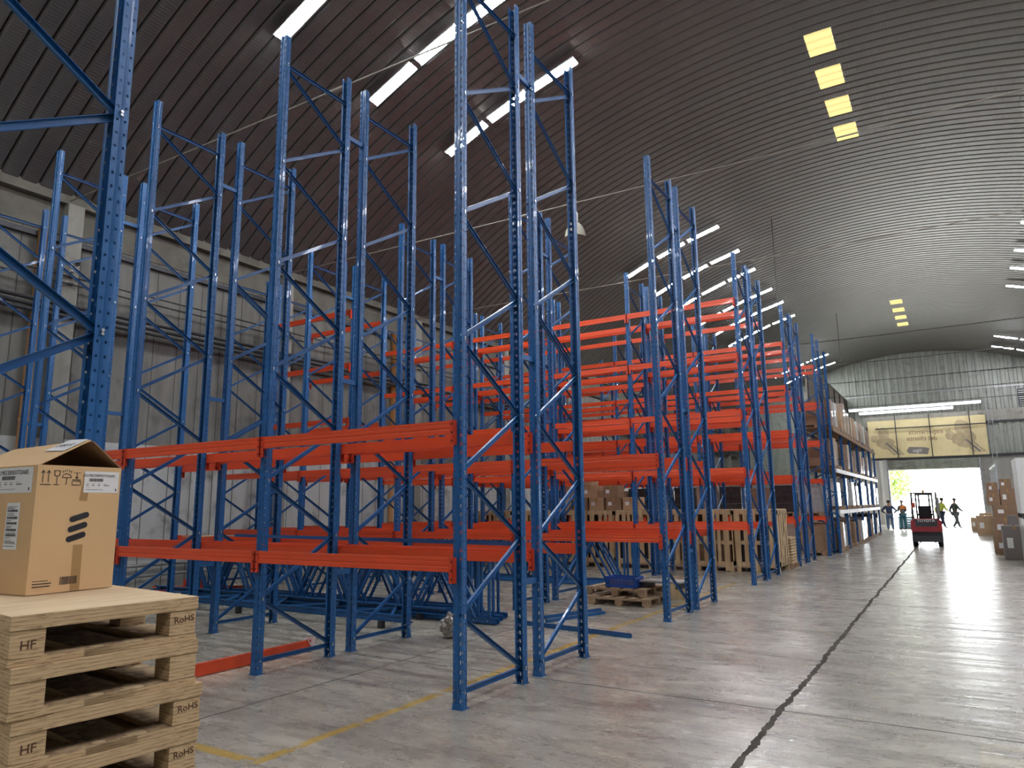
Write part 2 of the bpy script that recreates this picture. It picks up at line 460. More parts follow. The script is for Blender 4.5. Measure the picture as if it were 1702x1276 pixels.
def facing_ny(x, y, z, roll=0.0):
    return Matrix.Translation((x, y, z)) @ Matrix(((1, 0, 0, 0), (0, 0, -1, 0), (0, 1, 0, 0), (0, 0, 0, 1))) @ Matrix.Rotation(roll, 4, 'Z')


# ================================================================== SETTING
def arch(x, R=RC):
    return ZC - RC + math.sqrt(R * R - (x - XC) ** 2)


struct('floor', MB().add([(XL - .4, YB - .4, 0), (XR + .4, YB - .4, 0), (XR + .4, YE + .2, 0), (XL - .4, YE + .2, 0), (XL - .4, YB - .4, -.25), (XR + .4, YB - .4, -.25), (XR + .4, YE + .2, -.25), (XL - .4, YE + .2, -.25)],
                         [(0, 1, 2, 3), (7, 6, 5, 4), (0, 4, 5, 1), (1, 5, 6, 2), (2, 6, 7, 3), (3, 7, 4, 0)], FLOOR))

# roof: barrel of crimped sheets, each 0.36 wide, running across the span
PITCH = 0.36
SKY_Y = [18.45, 20.25, 22.05, 23.85, 47.61, 49.77, 51.93, 54.09]   # start of each translucent stretch, 3 sheets long
SKY_Y = [round(y / PITCH) * PITCH for y in SKY_Y]
a_max = math.asin((XR - XC) / RC)
NA = 72


def roof_strip(mb, y0, a0, a1, na, mat, off=0.0):
    prof = [(0.0, 0.095), (0.014, 0.03), (0.036, 0.006), (0.06, 0.0), (PITCH - 0.06, 0.0), (PITCH - 0.036, 0.006), (PITCH - 0.014, 0.03), (PITCH, 0.095)]
    vs = []; fs = []
    for i in range(na + 1):
        a = a0 + (a1 - a0) * i / na
        for (dy, h) in prof:
            r = RC + h + off
            vs.append((XC + r * math.sin(a), y0 + dy, ZC - RC + r * math.cos(a)))
    n = len(prof)
    for i in range(na):
        for k in range(n - 1):
            fs.append((i * n + k, i * n + k + 1, (i + 1) * n + k + 1, (i + 1) * n + k))
    mb.add(vs, fs, mat)


rm = MB(); nstrip = int(round((YE - YB) / PITCH)) + 1
sk_half = 0.33 / RC
for k in range(nstrip):
    y0 = round(YB / PITCH) * PITCH + k * PITCH
    cut = any(s - 1e-3 <= y0 < s + 3 * PITCH - 1e-3 for s in SKY_Y)
    if cut:
        roof_strip(rm, y0, -a_max, -sk_half, NA // 2, ROOF); roof_strip(rm, y0, sk_half, a_max, NA // 2, ROOF)
    else:
        roof_strip(rm, y0, -a_max, a_max, NA, ROOF)
struct('ceiling', rm)
for i, s in enumerate(SKY_Y):
    sm = MB()
    for k in range(3):
        roof_strip(sm, s + k * PITCH, -sk_half, sk_half, 4, SKYL, -0.002)
    struct('window_%d' % (i + 1), sm)

# left wall with its fascia, ring beam and columns
wl = MB()
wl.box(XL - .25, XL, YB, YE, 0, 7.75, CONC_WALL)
wl.box(XL - .25, XL + .02, YB, YE, 7.74, 8.42, CONC_BEAM)
wl.box(XL - .25, XL + .20, YB, YE, 8.42, 8.86, CONC_BEAM)
wl.box(XL, XL + .10, YB, YE, 7.55, 7.66, DARKST)
struct('wall_left', wl)
COLY = [7.62 + 5.95 * i for i in range(-3, 10)]
cm = MB()
for y in COLY:
    cm.box(XL + .001, XL + .26, y - .17, y + .17, 0, 8.42, CONC_COL)
struct('trim_1', cm)
wr = MB(); wr.box(XR, XR + .25, YB, YE, 0, 9.0, CONC_GEN); struct('wall_right', wr)


def gable(mb, y0, y1, mat, hole=None):
    """wall filling the arch, with a door hole (x0,x1,z)"""
    xs = [XL + (XR - XL) * i / 40 for i in range(41)]
    if hole:
        xs = sorted(set(xs + [hole[0], hole[1]]))
    for a, b in zip(xs, xs[1:]):
        zb = hole[2] if hole and a >= hole[0] - 1e-6 and b <= hole[1] + 1e-6 else 0.0
        za, zc = arch(a) + 0.05, arch(b) + 0.05
        mb.add([(a, y0, zb), (b, y0, zb), (b, y0, zc), (a, y0, za), (a, y1, zb), (b, y1, zb), (b, y1, zc), (a, y1, za)],
               [(0, 1, 2, 3), (5, 4, 7, 6), (0, 4, 5, 1), (3, 2, 6, 7), (0, 3, 7, 4), (1, 5, 6, 2)], mat)


wb = MB(); gable(wb, YB - .25, YB, CONC_GEN); struct('wall_back', wb)
DX0, DX1, DZ = -4.33, 1.88, 4.28
we = MB(); gable(we, YE + .02, YE + .22, CLAD, (DX0, DX1, DZ))
# vertical cladding ribs above and beside the doorway
x = -7.0
while x < XR - .2:
    z0 = 8.75 if DX0 - 1.6 < x < 3.2 else 5.2
    we.prism([(x, YE + .02), (x + .06, YE - .07), (x + .30, YE - .07), (x + .36, YE + .02)], z0, arch(x + .2) - .05, CLAD, 2)
    x += .52
we.box(-7.0, XR, YE - .09, YE, 10.40, 10.50, STEEL); we.box(-7.0, XR, YE - .07, YE, 11.75, 11.80, DARKST)
we.box(-5.7, XR, YE - .12, YE, 7.85, 8.72, CONC_COL); we.box(-5.7, XR, YE - .16, YE, 7.72, 7.86, DARKST)
we.box(-5.7, XR, YE - .16, YE, 5.16, 5.34, DARKST)
we.box(2.0, XR, YE - .03, YE, 0, 5.2, CONC_GEN); we.box(-7.0, DX0 - .05, YE - .03, YE, 0, 5.2, WHITEP)
struct('wall_end', we)
dm = MB()
dm.box(DX0 - .12, DX0, YE - .20, YE, 0, 5.1, STEEL); dm.box(DX1, DX1 + .12, YE - .20, YE, 0, 5.1, STEEL)
for i in range(8):
    z = DZ + .02 + i * .10
    dm.prism([(YE - .10, z), (YE - .16, z + .05), (YE - .10, z + .10), (YE - .06, z + .10), (YE - .06, z)], DX0, DX1, CLAD, 0)
struct('door_1', dm)
lv = MB()
for i in range(8):
    lv.box(4.9, 6.4, YE - .18, YE - .10, 8.85 + i * .16, 8.92 + i * .16, STEEL)
lv.box(4.85, 6.45, YE - .10, YE - .05, 8.8, 10.15, DARKST)
struct('window_9', lv)
# brown screen wall standing beside the far storage racks
pw = MB(); pw.box(-7.08, -7.0, 46, YE, 0, 10.25, MESHB); pw.box(-7.12, -6.96, 46, YE, 10.2, 10.32, DARKST)
for y in (46.2, 49, 52, 55, 58, 61, 64): pw.box(-7.0, -6.93, y, y + .08, 0, 10.2, DARKST)
struct('wall_partition', pw)

# ---- outside the door
og = MB(); og.box(-60, 60, YE + .2, 160, -.25, -.02, simple('yard_concrete', (0.5, 0.5, 0.47), 0.8)); tag(og.build('yard_ground'), kind='structure')


def tree(x, y, h, r, seed, label):
    rnd = random.Random(seed)
    t = thing('tree', label, 'tree', (x, y, 0), 0, 'trees in the yard')
    tm = MB(); tm.tube([(0, 0, 0), (.1, 0, h * .3), (0, .1, h * .6), (.1, 0, h * .85)], [.22, .18, .12, .05], BARK)
    for k in range(7):
        a = k * 0.9; tm.tube([(0, 0, h * (.35 + .05 * k)), (math.cos(a) * r * .7, math.sin(a) * r * .7, h * (.5 + .05 * k))], [.08, .03], BARK, 6)
    tm.build('trunk', t)
    lf = MB()
    for k in range(2600):
        while True:
            p = Vector((rnd.uniform(-1, 1), rnd.uniform(-1, 1), rnd.uniform(-1, 1)))
            if .35 < p.length < 1: break
        c = Vector((p.x * r, p.y * r, h * .62 + p.z * h * .36)); s = rnd.uniform(.10, .24)
        M = Matrix.Translation(c) @ Euler((rnd.uniform(0, 6), rnd.uniform(0, 6), rnd.uniform(0, 6))).to_matrix().to_4x4()
        lf.add([(-s, 0, 0), (0, -s * .5, .02), (s, 0, 0), (0, s * .5, .02)], [(0, 1, 2, 3)], LEAF, M)
    lf.build('foliage', t)


tree(-6.0, 84, 6.2, 2.5, 1, 'leafy green tree in the bright yard beyond the door, behind the forklift')
tree(-10.5, 88, 7.2, 2.8, 2, 'leafy green tree in the yard, behind the person in the navy jacket')


# ================================================================== RACKING
H = 7.76; FD = 1.17; SP = 0.0825


def upright_mesh():
    """open omega section, perforated: front face at y=0, opening towards +y"""
    bm = bmesh.new()
    pts = [(-.030, .076), (-.046, .080), (-.046, .046), (-.050, .038), (-.05, 0), (-.020, 0), (-.013, .011), (.013, .011), (.020, 0), (.05, 0), (.05, .038), (.046, .046), (.046, .080), (.030, .076)]
    rows = int((H - .06) / SP)
    zt = .03 + rows * SP

    def V(p, q, u, z):
        return bm.verts.new((p[0] + (q[0] - p[0]) * u, p[1] + (q[1] - p[1]) * u, z))
    for i in range(len(pts) - 1):
        p, q = pts[i], pts[i + 1]; L = math.dist(p, q)
        holed = i in (1, 3, 4, 8, 9, 11)
        if not holed:
            bm.faces.new([V(p, q, 0, 0), V(p, q, 1, 0), V(p, q, 1, H), V(p, q, 0, H)]); continue
        big = i in (4, 8)
        c = .5
        hw = (.0068 if big else .0055) / L; hh = .018 if big else .0075
        for (za, zb) in ((0, .03), (zt, H)):
            bm.faces.new([V(p, q, 0, za), V(p, q, 1, za), V(p, q, 1, zb), V(p, q, 0, zb)])
        for r in range(rows):
            z0 = .03 + r * SP; zm = z0 + SP / 2; z1 = z0 + SP
            sk = .35 * hw if big else 0
            o = [V(p, q, 0, z0), V(p, q, 1, z0), V(p, q, 1, z1), V(p, q, 0, z1)]
            h = [V(p, q, c - hw - sk, zm - hh), V(p, q, c + hw - sk, zm - hh), V(p, q, c + hw + sk, zm + hh), V(p, q, c - hw + sk, zm + hh)]
            for k in range(4):
                bm.faces.new([o[k], o[(k + 1) % 4], h[(k + 1) % 4], h[k]])
    bmesh.ops.remove_doubles(bm, verts=bm.verts, dist=1e-5)
    bmesh.ops.recalc_face_normals(bm, faces=bm.faces)
    bmesh.ops.solidify(bm, geom=bm.faces[:], thickness=0.0025)
    me = bpy.data.meshes.new('upright'); bm.to_mesh(me); bm.free(); me.materials.append(BLUE); return me


UPR = upright_mesh()
bp_ = MB(); bp_.box(-.065, .065, -.012, .105, 0, .006, BLUE); bp_.box(-.053, .053, -.002, .004, 0, .05, BLUE)
bp_.tube([(.035, .09, 0), (.035, .09, .045)], .007, ZINC, 6); bp_.tube([(-.035, .09, 0), (-.035, .09, .045)], .007, ZINC, 6)
BASEP = bp_.mesh('base_plate')
UL = FD - .05     # brace length unit (horizontal reach)


def brace_mesh(L, nm):
    mb = MB(); hw, d, t = .0225, .028, .003
    prof = [(-hw, -d / 2), (-hw, d / 2), (-hw + t, d / 2), (-hw + t, -d / 2 + t), (hw - t, -d / 2 + t), (hw - t, d / 2), (hw, d / 2), (hw, -d / 2)]
    # channel along +Y; web faces +X side
    mb.prism([(b_ * 1.0, a_) for a_, b_ in prof], 0, L, BLUE, 1)
    for y in (.02, L - .02):
        mb.tube([(-.052, y, 0), (.058, y, 0)], .0095, ZINC, 8)
    return mb.mesh(nm)


DZ_ = 0.655
Ldiag = math.hypot(UL, DZ_)
BR_D = brace_mesh(Ldiag, 'diagonal_brace'); BR_H = brace_mesh(UL, 'horizontal_brace')


def make_frame(parent, x=0.0, y=0.0, kind='A', rot=None, braces=True, height=H):
    """upright frame: children upright, base_plate, braces. local y 0 = outer face of near upright"""
    f = empty('upright_frame', (x, y, 0), 0, parent)
    if rot is not None:
        f.matrix_local = rot
    s = height / H
    put(UPR, 'upright', f, (0, 0, 0.005), (0, 0, 0), (1, 1, s))
    put(UPR, 'upright', f, (0, FD, 0.005), (0, 0, math.pi), (1, 1, s))
    put(BASEP, 'base_plate', f); put(BASEP, 'base_plate', f, (0, FD, 0), (0, 0, math.pi))
    if braces:
        ya, yb = .025, FD - .025
        fwd = (kind == 'A')
        # zigzag nodes: start low on the far side ('A') or low on the near side ('B')
        nodes = []; z = .12
        side = 1 if fwd else 0
        while z < 7.35 * s + .05:
            nodes.append((side, z)); side = 1 - side; z += DZ_
        put(BR_H, 'horizontal_brace', f, (0, ya, .14))
        for (s0, z0), (s1, z1) in zip(nodes, nodes[1:]):
            y0_ = yb if s0 else ya; y1_ = yb if s1 else ya
            ang = math.atan2(z1 - z0, y1_ - y0_)
            put(BR_D, 'diagonal_brace', f, (0, y0_, z0 + .03), (ang, 0, 0))
        put(BR_H, 'horizontal_brace', f, (0, ya, 7.38 * s))
    return f


BAY = 2.755
BL = BAY - .02


def beam_mesh():
    mb = MB()
    # box section with a ledge on the inner top edge and two shallow grooves rolled in the outer face
    prof = [(-.052, 0), (-.022, 0), (-.022, -.028), (-.004, -.028), (-.004, -.13), (-.052, -.13), (-.052, -.088), (-.047, -.082), (-.047, -.074), (-.052, -.068), (-.052, -.04), (-.048, -.034), (-.052, -.028)]
    mb.prism(prof, .03, BL - .03, ORANGE, 0)
    return mb.mesh('beam')


def conn_mesh():
    mb = MB()
    mb.box(0, .046, -.060, -.055, -.23, .003, ORANGE_D); mb.box(0.0, .005, -.060, -.002, -.23, .003, ORANGE_D); mb.box(.030, .046, -.055, -.002, -.135, .002, ORANGE_D)
    for z in (-.035, -.115, -.195):
        mb.box(.012, .026, -.0615, -.0595, z - .010, z + .010, HOLE)
    return mb.mesh('connector')


BEAM = beam_mesh(); CONN = conn_mesh()
ORD = ['first', 'second', 'third', 'fourth', 'fifth']


def make_beam(parent, xl, y, z, back=False):
    """beam from upright centre xl to xl+BAY; y = outer face of the uprights; back => faces +Y"""
    if back:
        b = put(BEAM, 'beam', parent, (xl + BAY - .01, y, z), (0, 0, math.pi))
    else:
        b = put(BEAM, 'beam', parent, (xl + .01, y, z))
    put(CONN, 'connector', b, (0, 0, 0)); put(CONN, 'connector', b, (BL, 0, 0), (0, 0, 0), (-1, 1, 1))
    return b


L2 = (1.33, 2.61); L5 = (1.33, 2.61, 3.94, 5.29, 6.63)
sp_mb = MB(); sp_mb.box(-.02, .02, 0, .29, -.03, .03, BLUE); SPACER = sp_mb.mesh('row_spacer')


def rack(label, x0, y0, kind, bays, spacer=False, nframes=5, group='pallet racks set out across the hall'):
    t = thing('pallet_rack', label, 'pallet rack', (x0, y0 - .02, 0), 0, group)
    for k in range(nframes):
        make_frame(t, -BAY * k, 0, kind)
        if spacer:
            for z in (1.0, 3.45, 6.9):
                put(SPACER, 'row_spacer', t, (-BAY * k, FD - .005, z))
    for k, (lf, lb) in enumerate(bays):
        for z in lf: make_beam(t, -BAY * (k + 1), 0, z)
        for z in lb: make_beam(t, -BAY * (k + 1), FD, z, True)
    return t


X0 = -3.985
G = 1.455
rack('bare blue rack frame nearest of all, rising out of view above the open carton', -3.97, 0.97, 'A', [], nframes=2)
rack('front half of the nearest double blue pallet rack, with two orange beam levels', X0, 5.53, 'A', [(L2, L2)] * 3 + [((), ())], True)
rack('rear half of the nearest double blue pallet rack, in front of the loose frames', X0, 5.53 + G, 'B', [(L2, L2)] * 3 + [((), ())])
rack('front half of the second double pallet rack, behind the loose frames and bars', X0, 11.06, 'A', [(L2, L2)] * 4, True)
rack('rear half of the second double pallet rack, five beam levels only in its wall bay', X0, 11.06 + G, 'B', [(L2, L2)] * 3 + [(L5, L5)])
rack('front half of the third double pallet rack from the camera, five orange beam levels', X0, 16.76, 'A', [(L5, L5)] * 4, True)
rack('rear half of the third double pallet rack, directly in front of the wooden crates', X0, 16.76 + G, 'B', [(L5, L5)] * 4)
rack('front half of the fourth double pallet rack, just behind the row of wooden crates', X0, 22.33, 'A', [(L5, L5)] * 4, True)
rack('rear half of the fourth double pallet rack, facing the dark stock on the last rack', X0, 22.33 + G, 'B', [(L5, L5)] * 4)
rack('last pallet rack across the hall, ending at the loaded storage rack by the aisle', -3.80, 26.85, 'A', [(L5, L5)] * 4)

# ---- loaded storage rack along the aisle
SX, SY0, NB = -3.62, 28.45, 6
t = thing('storage_rack', 'long blue storage rack along the aisle with white faced beams, filled with wrapped pallets', 'storage rack', (SX, SY0, 0))
wbm = MB(); wbm.box(-.004, .05, .03, BAY - .03, -.14, 0, WHITEP); wbm.box(.012, .052, .03, BAY - .03, -.09, -.05, WHITEP); WB = wbm.mesh('beam')
wbm2 = MB(); wbm2.box(-.004, .05, .03, BAY - .03, -.14, 0, CARD3); WBD = wbm2.mesh('beam')
for k in range(NB + 1):
    f = empty('upright_frame', (0, k * BAY, 0), math.pi / 2, t)
    for yy, rr in ((0, 0), (1.1, math.pi)):
        put(UPR, 'upright', f, (0, yy, .005), (0, 0, rr), (1, 1, .60 if k else .95)); put(BASEP, 'base_plate', f, (0, yy, 0), (0, 0, rr))
    put(BR_H, 'horizontal_brace', f, (0, .02, .14), (0, 0, 0), (1, .95, 1))
    for j in range(7 if k else 10):
        up = j % 2 == 0
        put(BR_D, 'diagonal_brace', f, (0, 1.07 if up else .03, .15 + DZ_ * j), (math.atan2(DZ_, (-1 if up else 1) * 1.05), 0, 0), (1, .95, 1))
for k in range(NB):
    for lv_, me in ((1.52, WB), (3.02, WB), (4.55, WBD)):
        put(me, 'beam', t, (.005, k * BAY, lv_)); put(me, 'beam', t, (-1.15, k * BAY, lv_))

# ---- pallets and wrapped loads
def pallet_mb(mb, w, d, h=.144, wood_=WOODP, nb=5):
    """w along x, d along y, blocks and boards"""
    bw = w / (nb * 1.35)
    for i in range(nb):
        x = (w - bw) * i / (nb - 1); mb.box(x, x + bw, 0, d, h - .022, h, wood_)
    for y in (0, d / 2 - .05, d - .1):
        mb.box(0, w, y, y + .10, h - .044, h - .0221, wood_)
        for x in (0, w / 2 - .07, w - .14):
            mb.box(x, x + .14, y, y + .10, .022, h - .0441, wood_)
    for x in (0, w / 2 - .05, w - .1):
        mb.box(x, x + .10, 0, d, 0, .0219, wood_)
    return mb


PAL = pallet_mb(MB(), .80, 1.05).mesh('pallet_base')


def load_mb(w, d, h, mat, seed, cartons=True):
    rnd = random.Random(seed); mb = MB()
    nx, nz = 2, max(2, int(h / .32)); ny = 3
    # wrapped stack: slightly irregular block of cartons under film
    for iz in range(nz):
        j = rnd.uniform(-.012, .012)
        mb.box(.01 + j, w - .01 + j * .5, .01 - j, d - .01 + j, iz * h / nz + (0.004 if iz else 0), (iz + 1) * h / nz, mat)
    return mb


LOADM = []
for i, (mt, hh) in enumerate([(WRAPW, 1.05), (WRAPW, 1.15), (WRAPG, 1.1), (WRAPB, 1.12), (CARD3, 1.0), (WRAPK, 1.1), (CARD2, .85), (WRAPW, .8), (WRAPB, .9)]):
    LOADM.append(load_mb(.80, 1.05, hh, mt, i).mesh('wrapped_goods'))
MATN = ['white-wrapped', 'bright white-wrapped', 'grey-wrapped', 'brown carton', 'dark carton', 'black-wrapped', 'pale carton', 'low white-wrapped', 'low brown carton']
RNDL = random.Random(5)
LEVN = ['floor level', 'second level', 'third level', 'top level']
LEVG = ['wrapped pallets on the floor of the storage rack', 'wrapped pallets on the second level', 'wrapped pallets on the third level', 'wrapped pallets on the top level']
PREF = [[3, 4, 0, 4, 8, 5, 2], [0, 1, 5, 4, 0, 7], [3, 4, 8, 3, 6], [6, 3, 0, 3, 2]]
POSN = ['near side', 'middle', 'far side']
ORD6 = ORD + ['sixth']
for lv_, z in enumerate((0.0, 1.525, 3.025, 4.555)):
    for k in range(NB):
        for j in range(3):
            if (lv_, k, j) in ((2, 5, 0), (2, 5, 1), (3, 5, 2), (1, 0, 0), (2, 4, 2)): continue
            i = RNDL.choice(PREF[lv_])
            if k == 0 and j == 0: i = RNDL.choice([3, 4])
            y = SY0 + k * BAY + .10 + j * .87
            xx = SX - 1.08 + RNDL.uniform(-.04, .05)
            t = thing('loaded_pallet', '%s pallet load in the aisle storage rack: %s, %s bay, %s' % (MATN[i], LEVN[lv_], ORD6[k], POSN[j]),
                      'pallet load', (xx, y, z), 0, LEVG[lv_])
            put(PAL, 'pallet', t, (0, .80, 0), (0, 0, -math.pi / 2))
            put(LOADM[i], 'wrapped_goods', t, (RNDL.uniform(0, .1), .80 - .03, .146), (0, 0, -math.pi / 2), (RNDL.uniform(.82, .96), RNDL.uniform(.86, .98), (.95 if lv_ < 3 else RNDL.uniform(.85, 1.15)) * RNDL.uniform(.82, 1.0)))

# dark wrapped stock on the last rack across the hall, seen through the others
for k in range(4):
    for lv_, z in ((0, 0), (1, 1.335)):
        for j in range(3):
            i = [5, 4, 5, 2, 5, 3][(k * 3 + j + lv_) % 6] if lv_ else [4, 3, 4][(k + j) % 3]
            t = thing('loaded_pallet', '%s load %s the last cross rack, %s bay, %s' % (MATN[i], 'on the lower beams of' if lv_ else 'under', ORD[k], ['wall side', 'middle', 'aisle side'][j]),
                      'pallet load', (-3.80 - BAY * (k + 1) + .12 + j * .86, 26.92, z), 0, 'dark stock on the last rack')
            put(PAL, 'pallet', t); put(LOADM[i], 'wrapped_goods', t, (0, 0, .146), (0, 0, 0), (1, 1, .88 if lv_ == 0 else .85))


# ================================================================== LIGHTS IN THE PLACE, PLUS ADDED UNSEEN ROWS
FLX = [-11.05, -9.05 + .75, 0]


def light_row(y, xs, side):
    for n, (xa, xb) in enumerate(xs):
        za, zb = arch(xa) - .26, arch(xb) - .26
        L = math.hypot(xb - xa, zb - za); ang = math.atan2(zb - za, xb - xa)
        t = thing('fluorescent_fixture', None, 'ceiling light', ((xa + xb) / 2, y, (za + zb) / 2), 0, 'fluorescent fixtures under the arched roof')
        t.rotation_euler = (0, -ang, 0)
        rows_ = {8.95: 'row nearest the picture top', 11.8: 'second row from the camera', 14.85: 'third row from the camera', 18.5: 'fourth row, above the racks', 22.0: 'fifth row, above the racks', 2.5: 'added unseen row overhead', -3.5: 'added unseen row behind viewer', -9.5: 'added last unseen row behind viewer'}
        rn_ = rows_.get(y) or ('%s row beyond the dark gap' % (ORD + ['sixth', 'seventh', 'eighth'])[FAR.index(y)] if y in FAR else 'row at Y %g' % y)
        t['label'] = 'twin tube light, %s slope, %s, %s up from wall' % ('racking side' if side < 0 else 'other', rn_, ORD[n])
        mb = MB(); mb.prism([(-.17, .0), (-.14, .06), (.14, .06), (.17, .0), (.15, .0), (.12, .045), (-.12, .045), (-.15, .0)], -L / 2, L / 2, REFL, 0)
        mb.tube([(-L / 2 + .2, 0, .06), (-L / 2 + .2, 0, .17)], .01, WIRE, 5); mb.tube([(L / 2 - .2, 0, .06), (L / 2 - .2, 0, .17)], .01, WIRE, 5)
        mb.build('reflector', t)
        for dy in (-.075, .075):
            tb = MB(); tb.tube([(-L / 2 + .03, dy, .012), (L / 2 - .03, dy, .012)], .03, TUBEM if side < 0 else TUBEV, 6); tb.build('tube', t)


FAR = [27.8, 31.1, 34.1, 37.9, 40.8, 44.2, 57.7, 61.5]
SEG = [(-11.1, -9.85), (-9.72, -8.55), (-8.40, -7.10)]
SEGR = [(2 * XC - b, 2 * XC - a) for a, b in SEG][::-1]
NEAR = [8.95, 11.8, 14.85]
for y in NEAR + FAR:
    light_row(y, SEG, -1)
for y in FAR:
    light_row(y, SEGR[:2] if y < 60 else SEGR, 1)
for y in (2.5, -3.5, -9.5):  # unseen rows overhead and behind the camera, added for ambient light
    light_row(y, SEG, -1); light_row(y, SEGR, 1)
for y in NEAR + [18.5, 22.0]:
    light_row(y, SEGR, 1)

# long light lines over the entrance
for n, (z, yy, xa, xb, lab) in enumerate(((9.32, 64.9, -6.8, 2.45, 'upper long continuous light line above the yellowish banner over the door'), (8.95, 64.3, -6.0, 0.6, 'lower long light line just above the top edge of the yellowish banner'))):
    t = thing('light_line', lab, 'ceiling light', ((xa + xb) / 2, yy, z), 0, 'light lines over the entrance')
    L = xb - xa
    mb = MB(); mb.box(-L / 2, L / 2, -.12, .12, .05, .10, REFL); mb.box(-L / 2, L / 2, .10, .13, -.12, .05, REFL)
    mb.build('reflector', t)
    tb = MB()
    for k in range(6):
        tb.box(-L / 2 + k * L / 6 + .02, -L / 2 + (k + 1) * L / 6 - .02, -.08, -.01, -.02, .05, TUBEL)
    tb.build('tube_run', t)

# bell shaped pendant
t = thing('pendant_lamp', 'unlit bell shaped prismatic pendant lamp hanging from the arched roof among the racks', 'pendant lamp', (-8, 16.42, 8.87))
mb = MB(); mb.lathe([(.30, 0), (.29, .05), (.27, .17), (.22, .30), (.13, .42), (.09, .45), (.075, .45), (.12, .41), (.20, .29), (.255, .17), (.285, .0), (.30, 0)], GLASSY, 28); smooth(mb.build('lamp_shade', t))
mb = MB(); mb.lathe([(.0, .44), (.07, .44), (.085, .50), (.085, .70), (.05, .76), (0, .76)], WHITEP, 16); smooth(mb.build('ballast', t))
mb = MB(); mb.tube([(0, 0, .75), (0, 0, arch(-8) - 8.87)], .012, WIRE, 6); mb.build('cord', t)

# tie rods across the hall and their hangers
for i, y in enumerate([7.5, 13.5, 19.5, 31.5, 37.4, 43.4, 49.3, 55.2]):
    z = 8.45
    n_ = MB(); n_.tube([(XL + .2, y, z + .05), (XC, y, z - .12 + .07), (XR, y, z + .05)], .013 if i < 3 else .02, WIREL if i < 3 else WIRE, 6)
    n_.tube([(-8.1, y, z - .01), (-7.7, y, z - .01)], .03, WIREL, 8)
    tag(n_.build('tie_rod'), 'thin steel tie rod crossing the hall under the roof, %s from the camera' % (ORD + ['sixth', 'seventh', 'eighth'])[i], 'tie rod', 'tie rods under the roof')
for (x, y, zb) in ((-5.37, 29.7, 9.6), (-5.2, 47.7, 10.4)):
    n_ = MB(); n_.tube([(x, y, arch(x) + .02), (x, y, zb)], .022, WIRE, 6)
    n_.lathe([(0, zb), (.05, zb), (.05, zb + .1), (0, zb + .12)], WIRE, 8, Matrix.Translation((x, y, 0)))
    tag(n_.build('hanging_rod'), 'dark vertical rod hanging from the roof %s' % ('above the third pallet rack' if y < 40 else 'far down the hall before the end wall'), 'hanging rod')

# ================================================================== WALL FITTINGS
for y, lab in ((7.05, 'orange downpipe on the concrete wall behind the nearest rack frame'), (18.3, 'orange downpipe on the concrete wall, further down the hall behind the racks')):
    n_ = MB(); n_.tube([(XL + .14, y, 0), (XL + .14, y, 7.7)], .09, PIPE, 14)
    for z in (1.2, 3.6, 6.0): n_.tube([(XL + .14, y, z), (XL + .14, y, z + .12)], .10, PIPE, 14)
    smooth(tag(n_.build('downpipe'), lab, 'pipe'))
for i, (z, r, lab) in enumerate(((6.78, .018, 'thin dark cable run along the concrete wall, highest'), (6.62, .016, 'thin dark cable run just below the highest one on the concrete wall'), (6.14, .045, 'upper of the three thick dark conduits on the concrete wall'), (6.02, .05, 'middle of the three thick dark conduits on the concrete wall'), (5.90, .045, 'lowest of the three thick dark conduits on the concrete wall'))):
    n_ = MB(); n_.tube([(XL + .32, YB + .1, z), (XL + .32, 30, z - .03), (XL + .32, YE - 1, z)], r, DARKST, 8)
    for y in COLY: n_.box(XL + .2, XL + .33, y - .05, y + .05, z - .02, z + .02, DARKST)
    tag(n_.build('conduit'), lab, 'conduit', 'conduits along the wall')
for i, z in enumerate((.86, .56, .33)):
    n_ = MB(); n_.tube([(XL + .30, 7.9, z), (XL + .30, 20, z)], .04, STEEL, 8)
    for y in (8, 11, 14, 17, 20): n_.box(XL, XL + .30, y - .03, y + .03, z - .02, z + .02, STEEL)
    tag(n_.build('low_pipe'), '%s of the three grey pipes low on the concrete wall behind the racks' % ['topmost', 'middle', 'lowest'][i], 'pipe', 'low pipes on the wall')
t = thing('security_camera', 'white bullet security camera on the concrete column near the orange pipe', 'security camera', (-15.84, 7.62, 6.98))
mb = MB(); mb.box(0, .12, -.04, .04, -.10, -.02, WHITEP); mb.tube([(.06, 0, -.03), (.20, 0, .06)], .02, WHITEP, 8); mb.build('bracket', t)
mb = MB(); mb.tube([(.02, .05, .10), (.34, -.04, .02)], .055, WHITEP, 14); smooth(mb.build('housing', t))
mb = MB(); mb.tube([(.335, -.04, .02), (.36, -.046, .013)], .045, DARKST, 14); mb.build('lens', t)

# ================================================================== ENTRANCE END
BAN = conc('faded_yellow_banner', (0.80, 0.68, 0.38), (0.74, 0.62, 0.34), (0.66, 0.56, 0.34), False)
BINK = simple('faded_brown_print', (0.42, 0.33, 0.20), 0.7, noise=0.9, nscale=2.5, col2=(0.64, 0.53, 0.31))
BINK2 = simple('faded_dark_print', (0.22, 0.19, 0.18), 0.7)
BLET = simple('banner_letters', (0.26, 0.14, 0.09), 0.7)
t = thing('banner', 'faded yellowish banner above the entrance door with mirrored lettering and two figures', 'banner', (0, YE - .175, 0))
mb = MB(); mb.box(-5.55, 2.62, -.01, .01, 5.30, 8.35, BAN); mb.build('banner_sheet', t)
mb = MB()
BY = -.014
text_into(mb, 'la experiencia', .52, BLET, facing_ny(-1.2, BY, 7.25, -.02), mirror=True)
text_into(mb, 'del cliente', .52, BLET, facing_ny(-1.75, BY, 6.75, -.02), mirror=True)
text_into(mb, 'Vamos a mejorar', .22, BLET, facing_ny(-1.6, BY, 7.62, -.02), mirror=True)
mb.build('lettering', t)
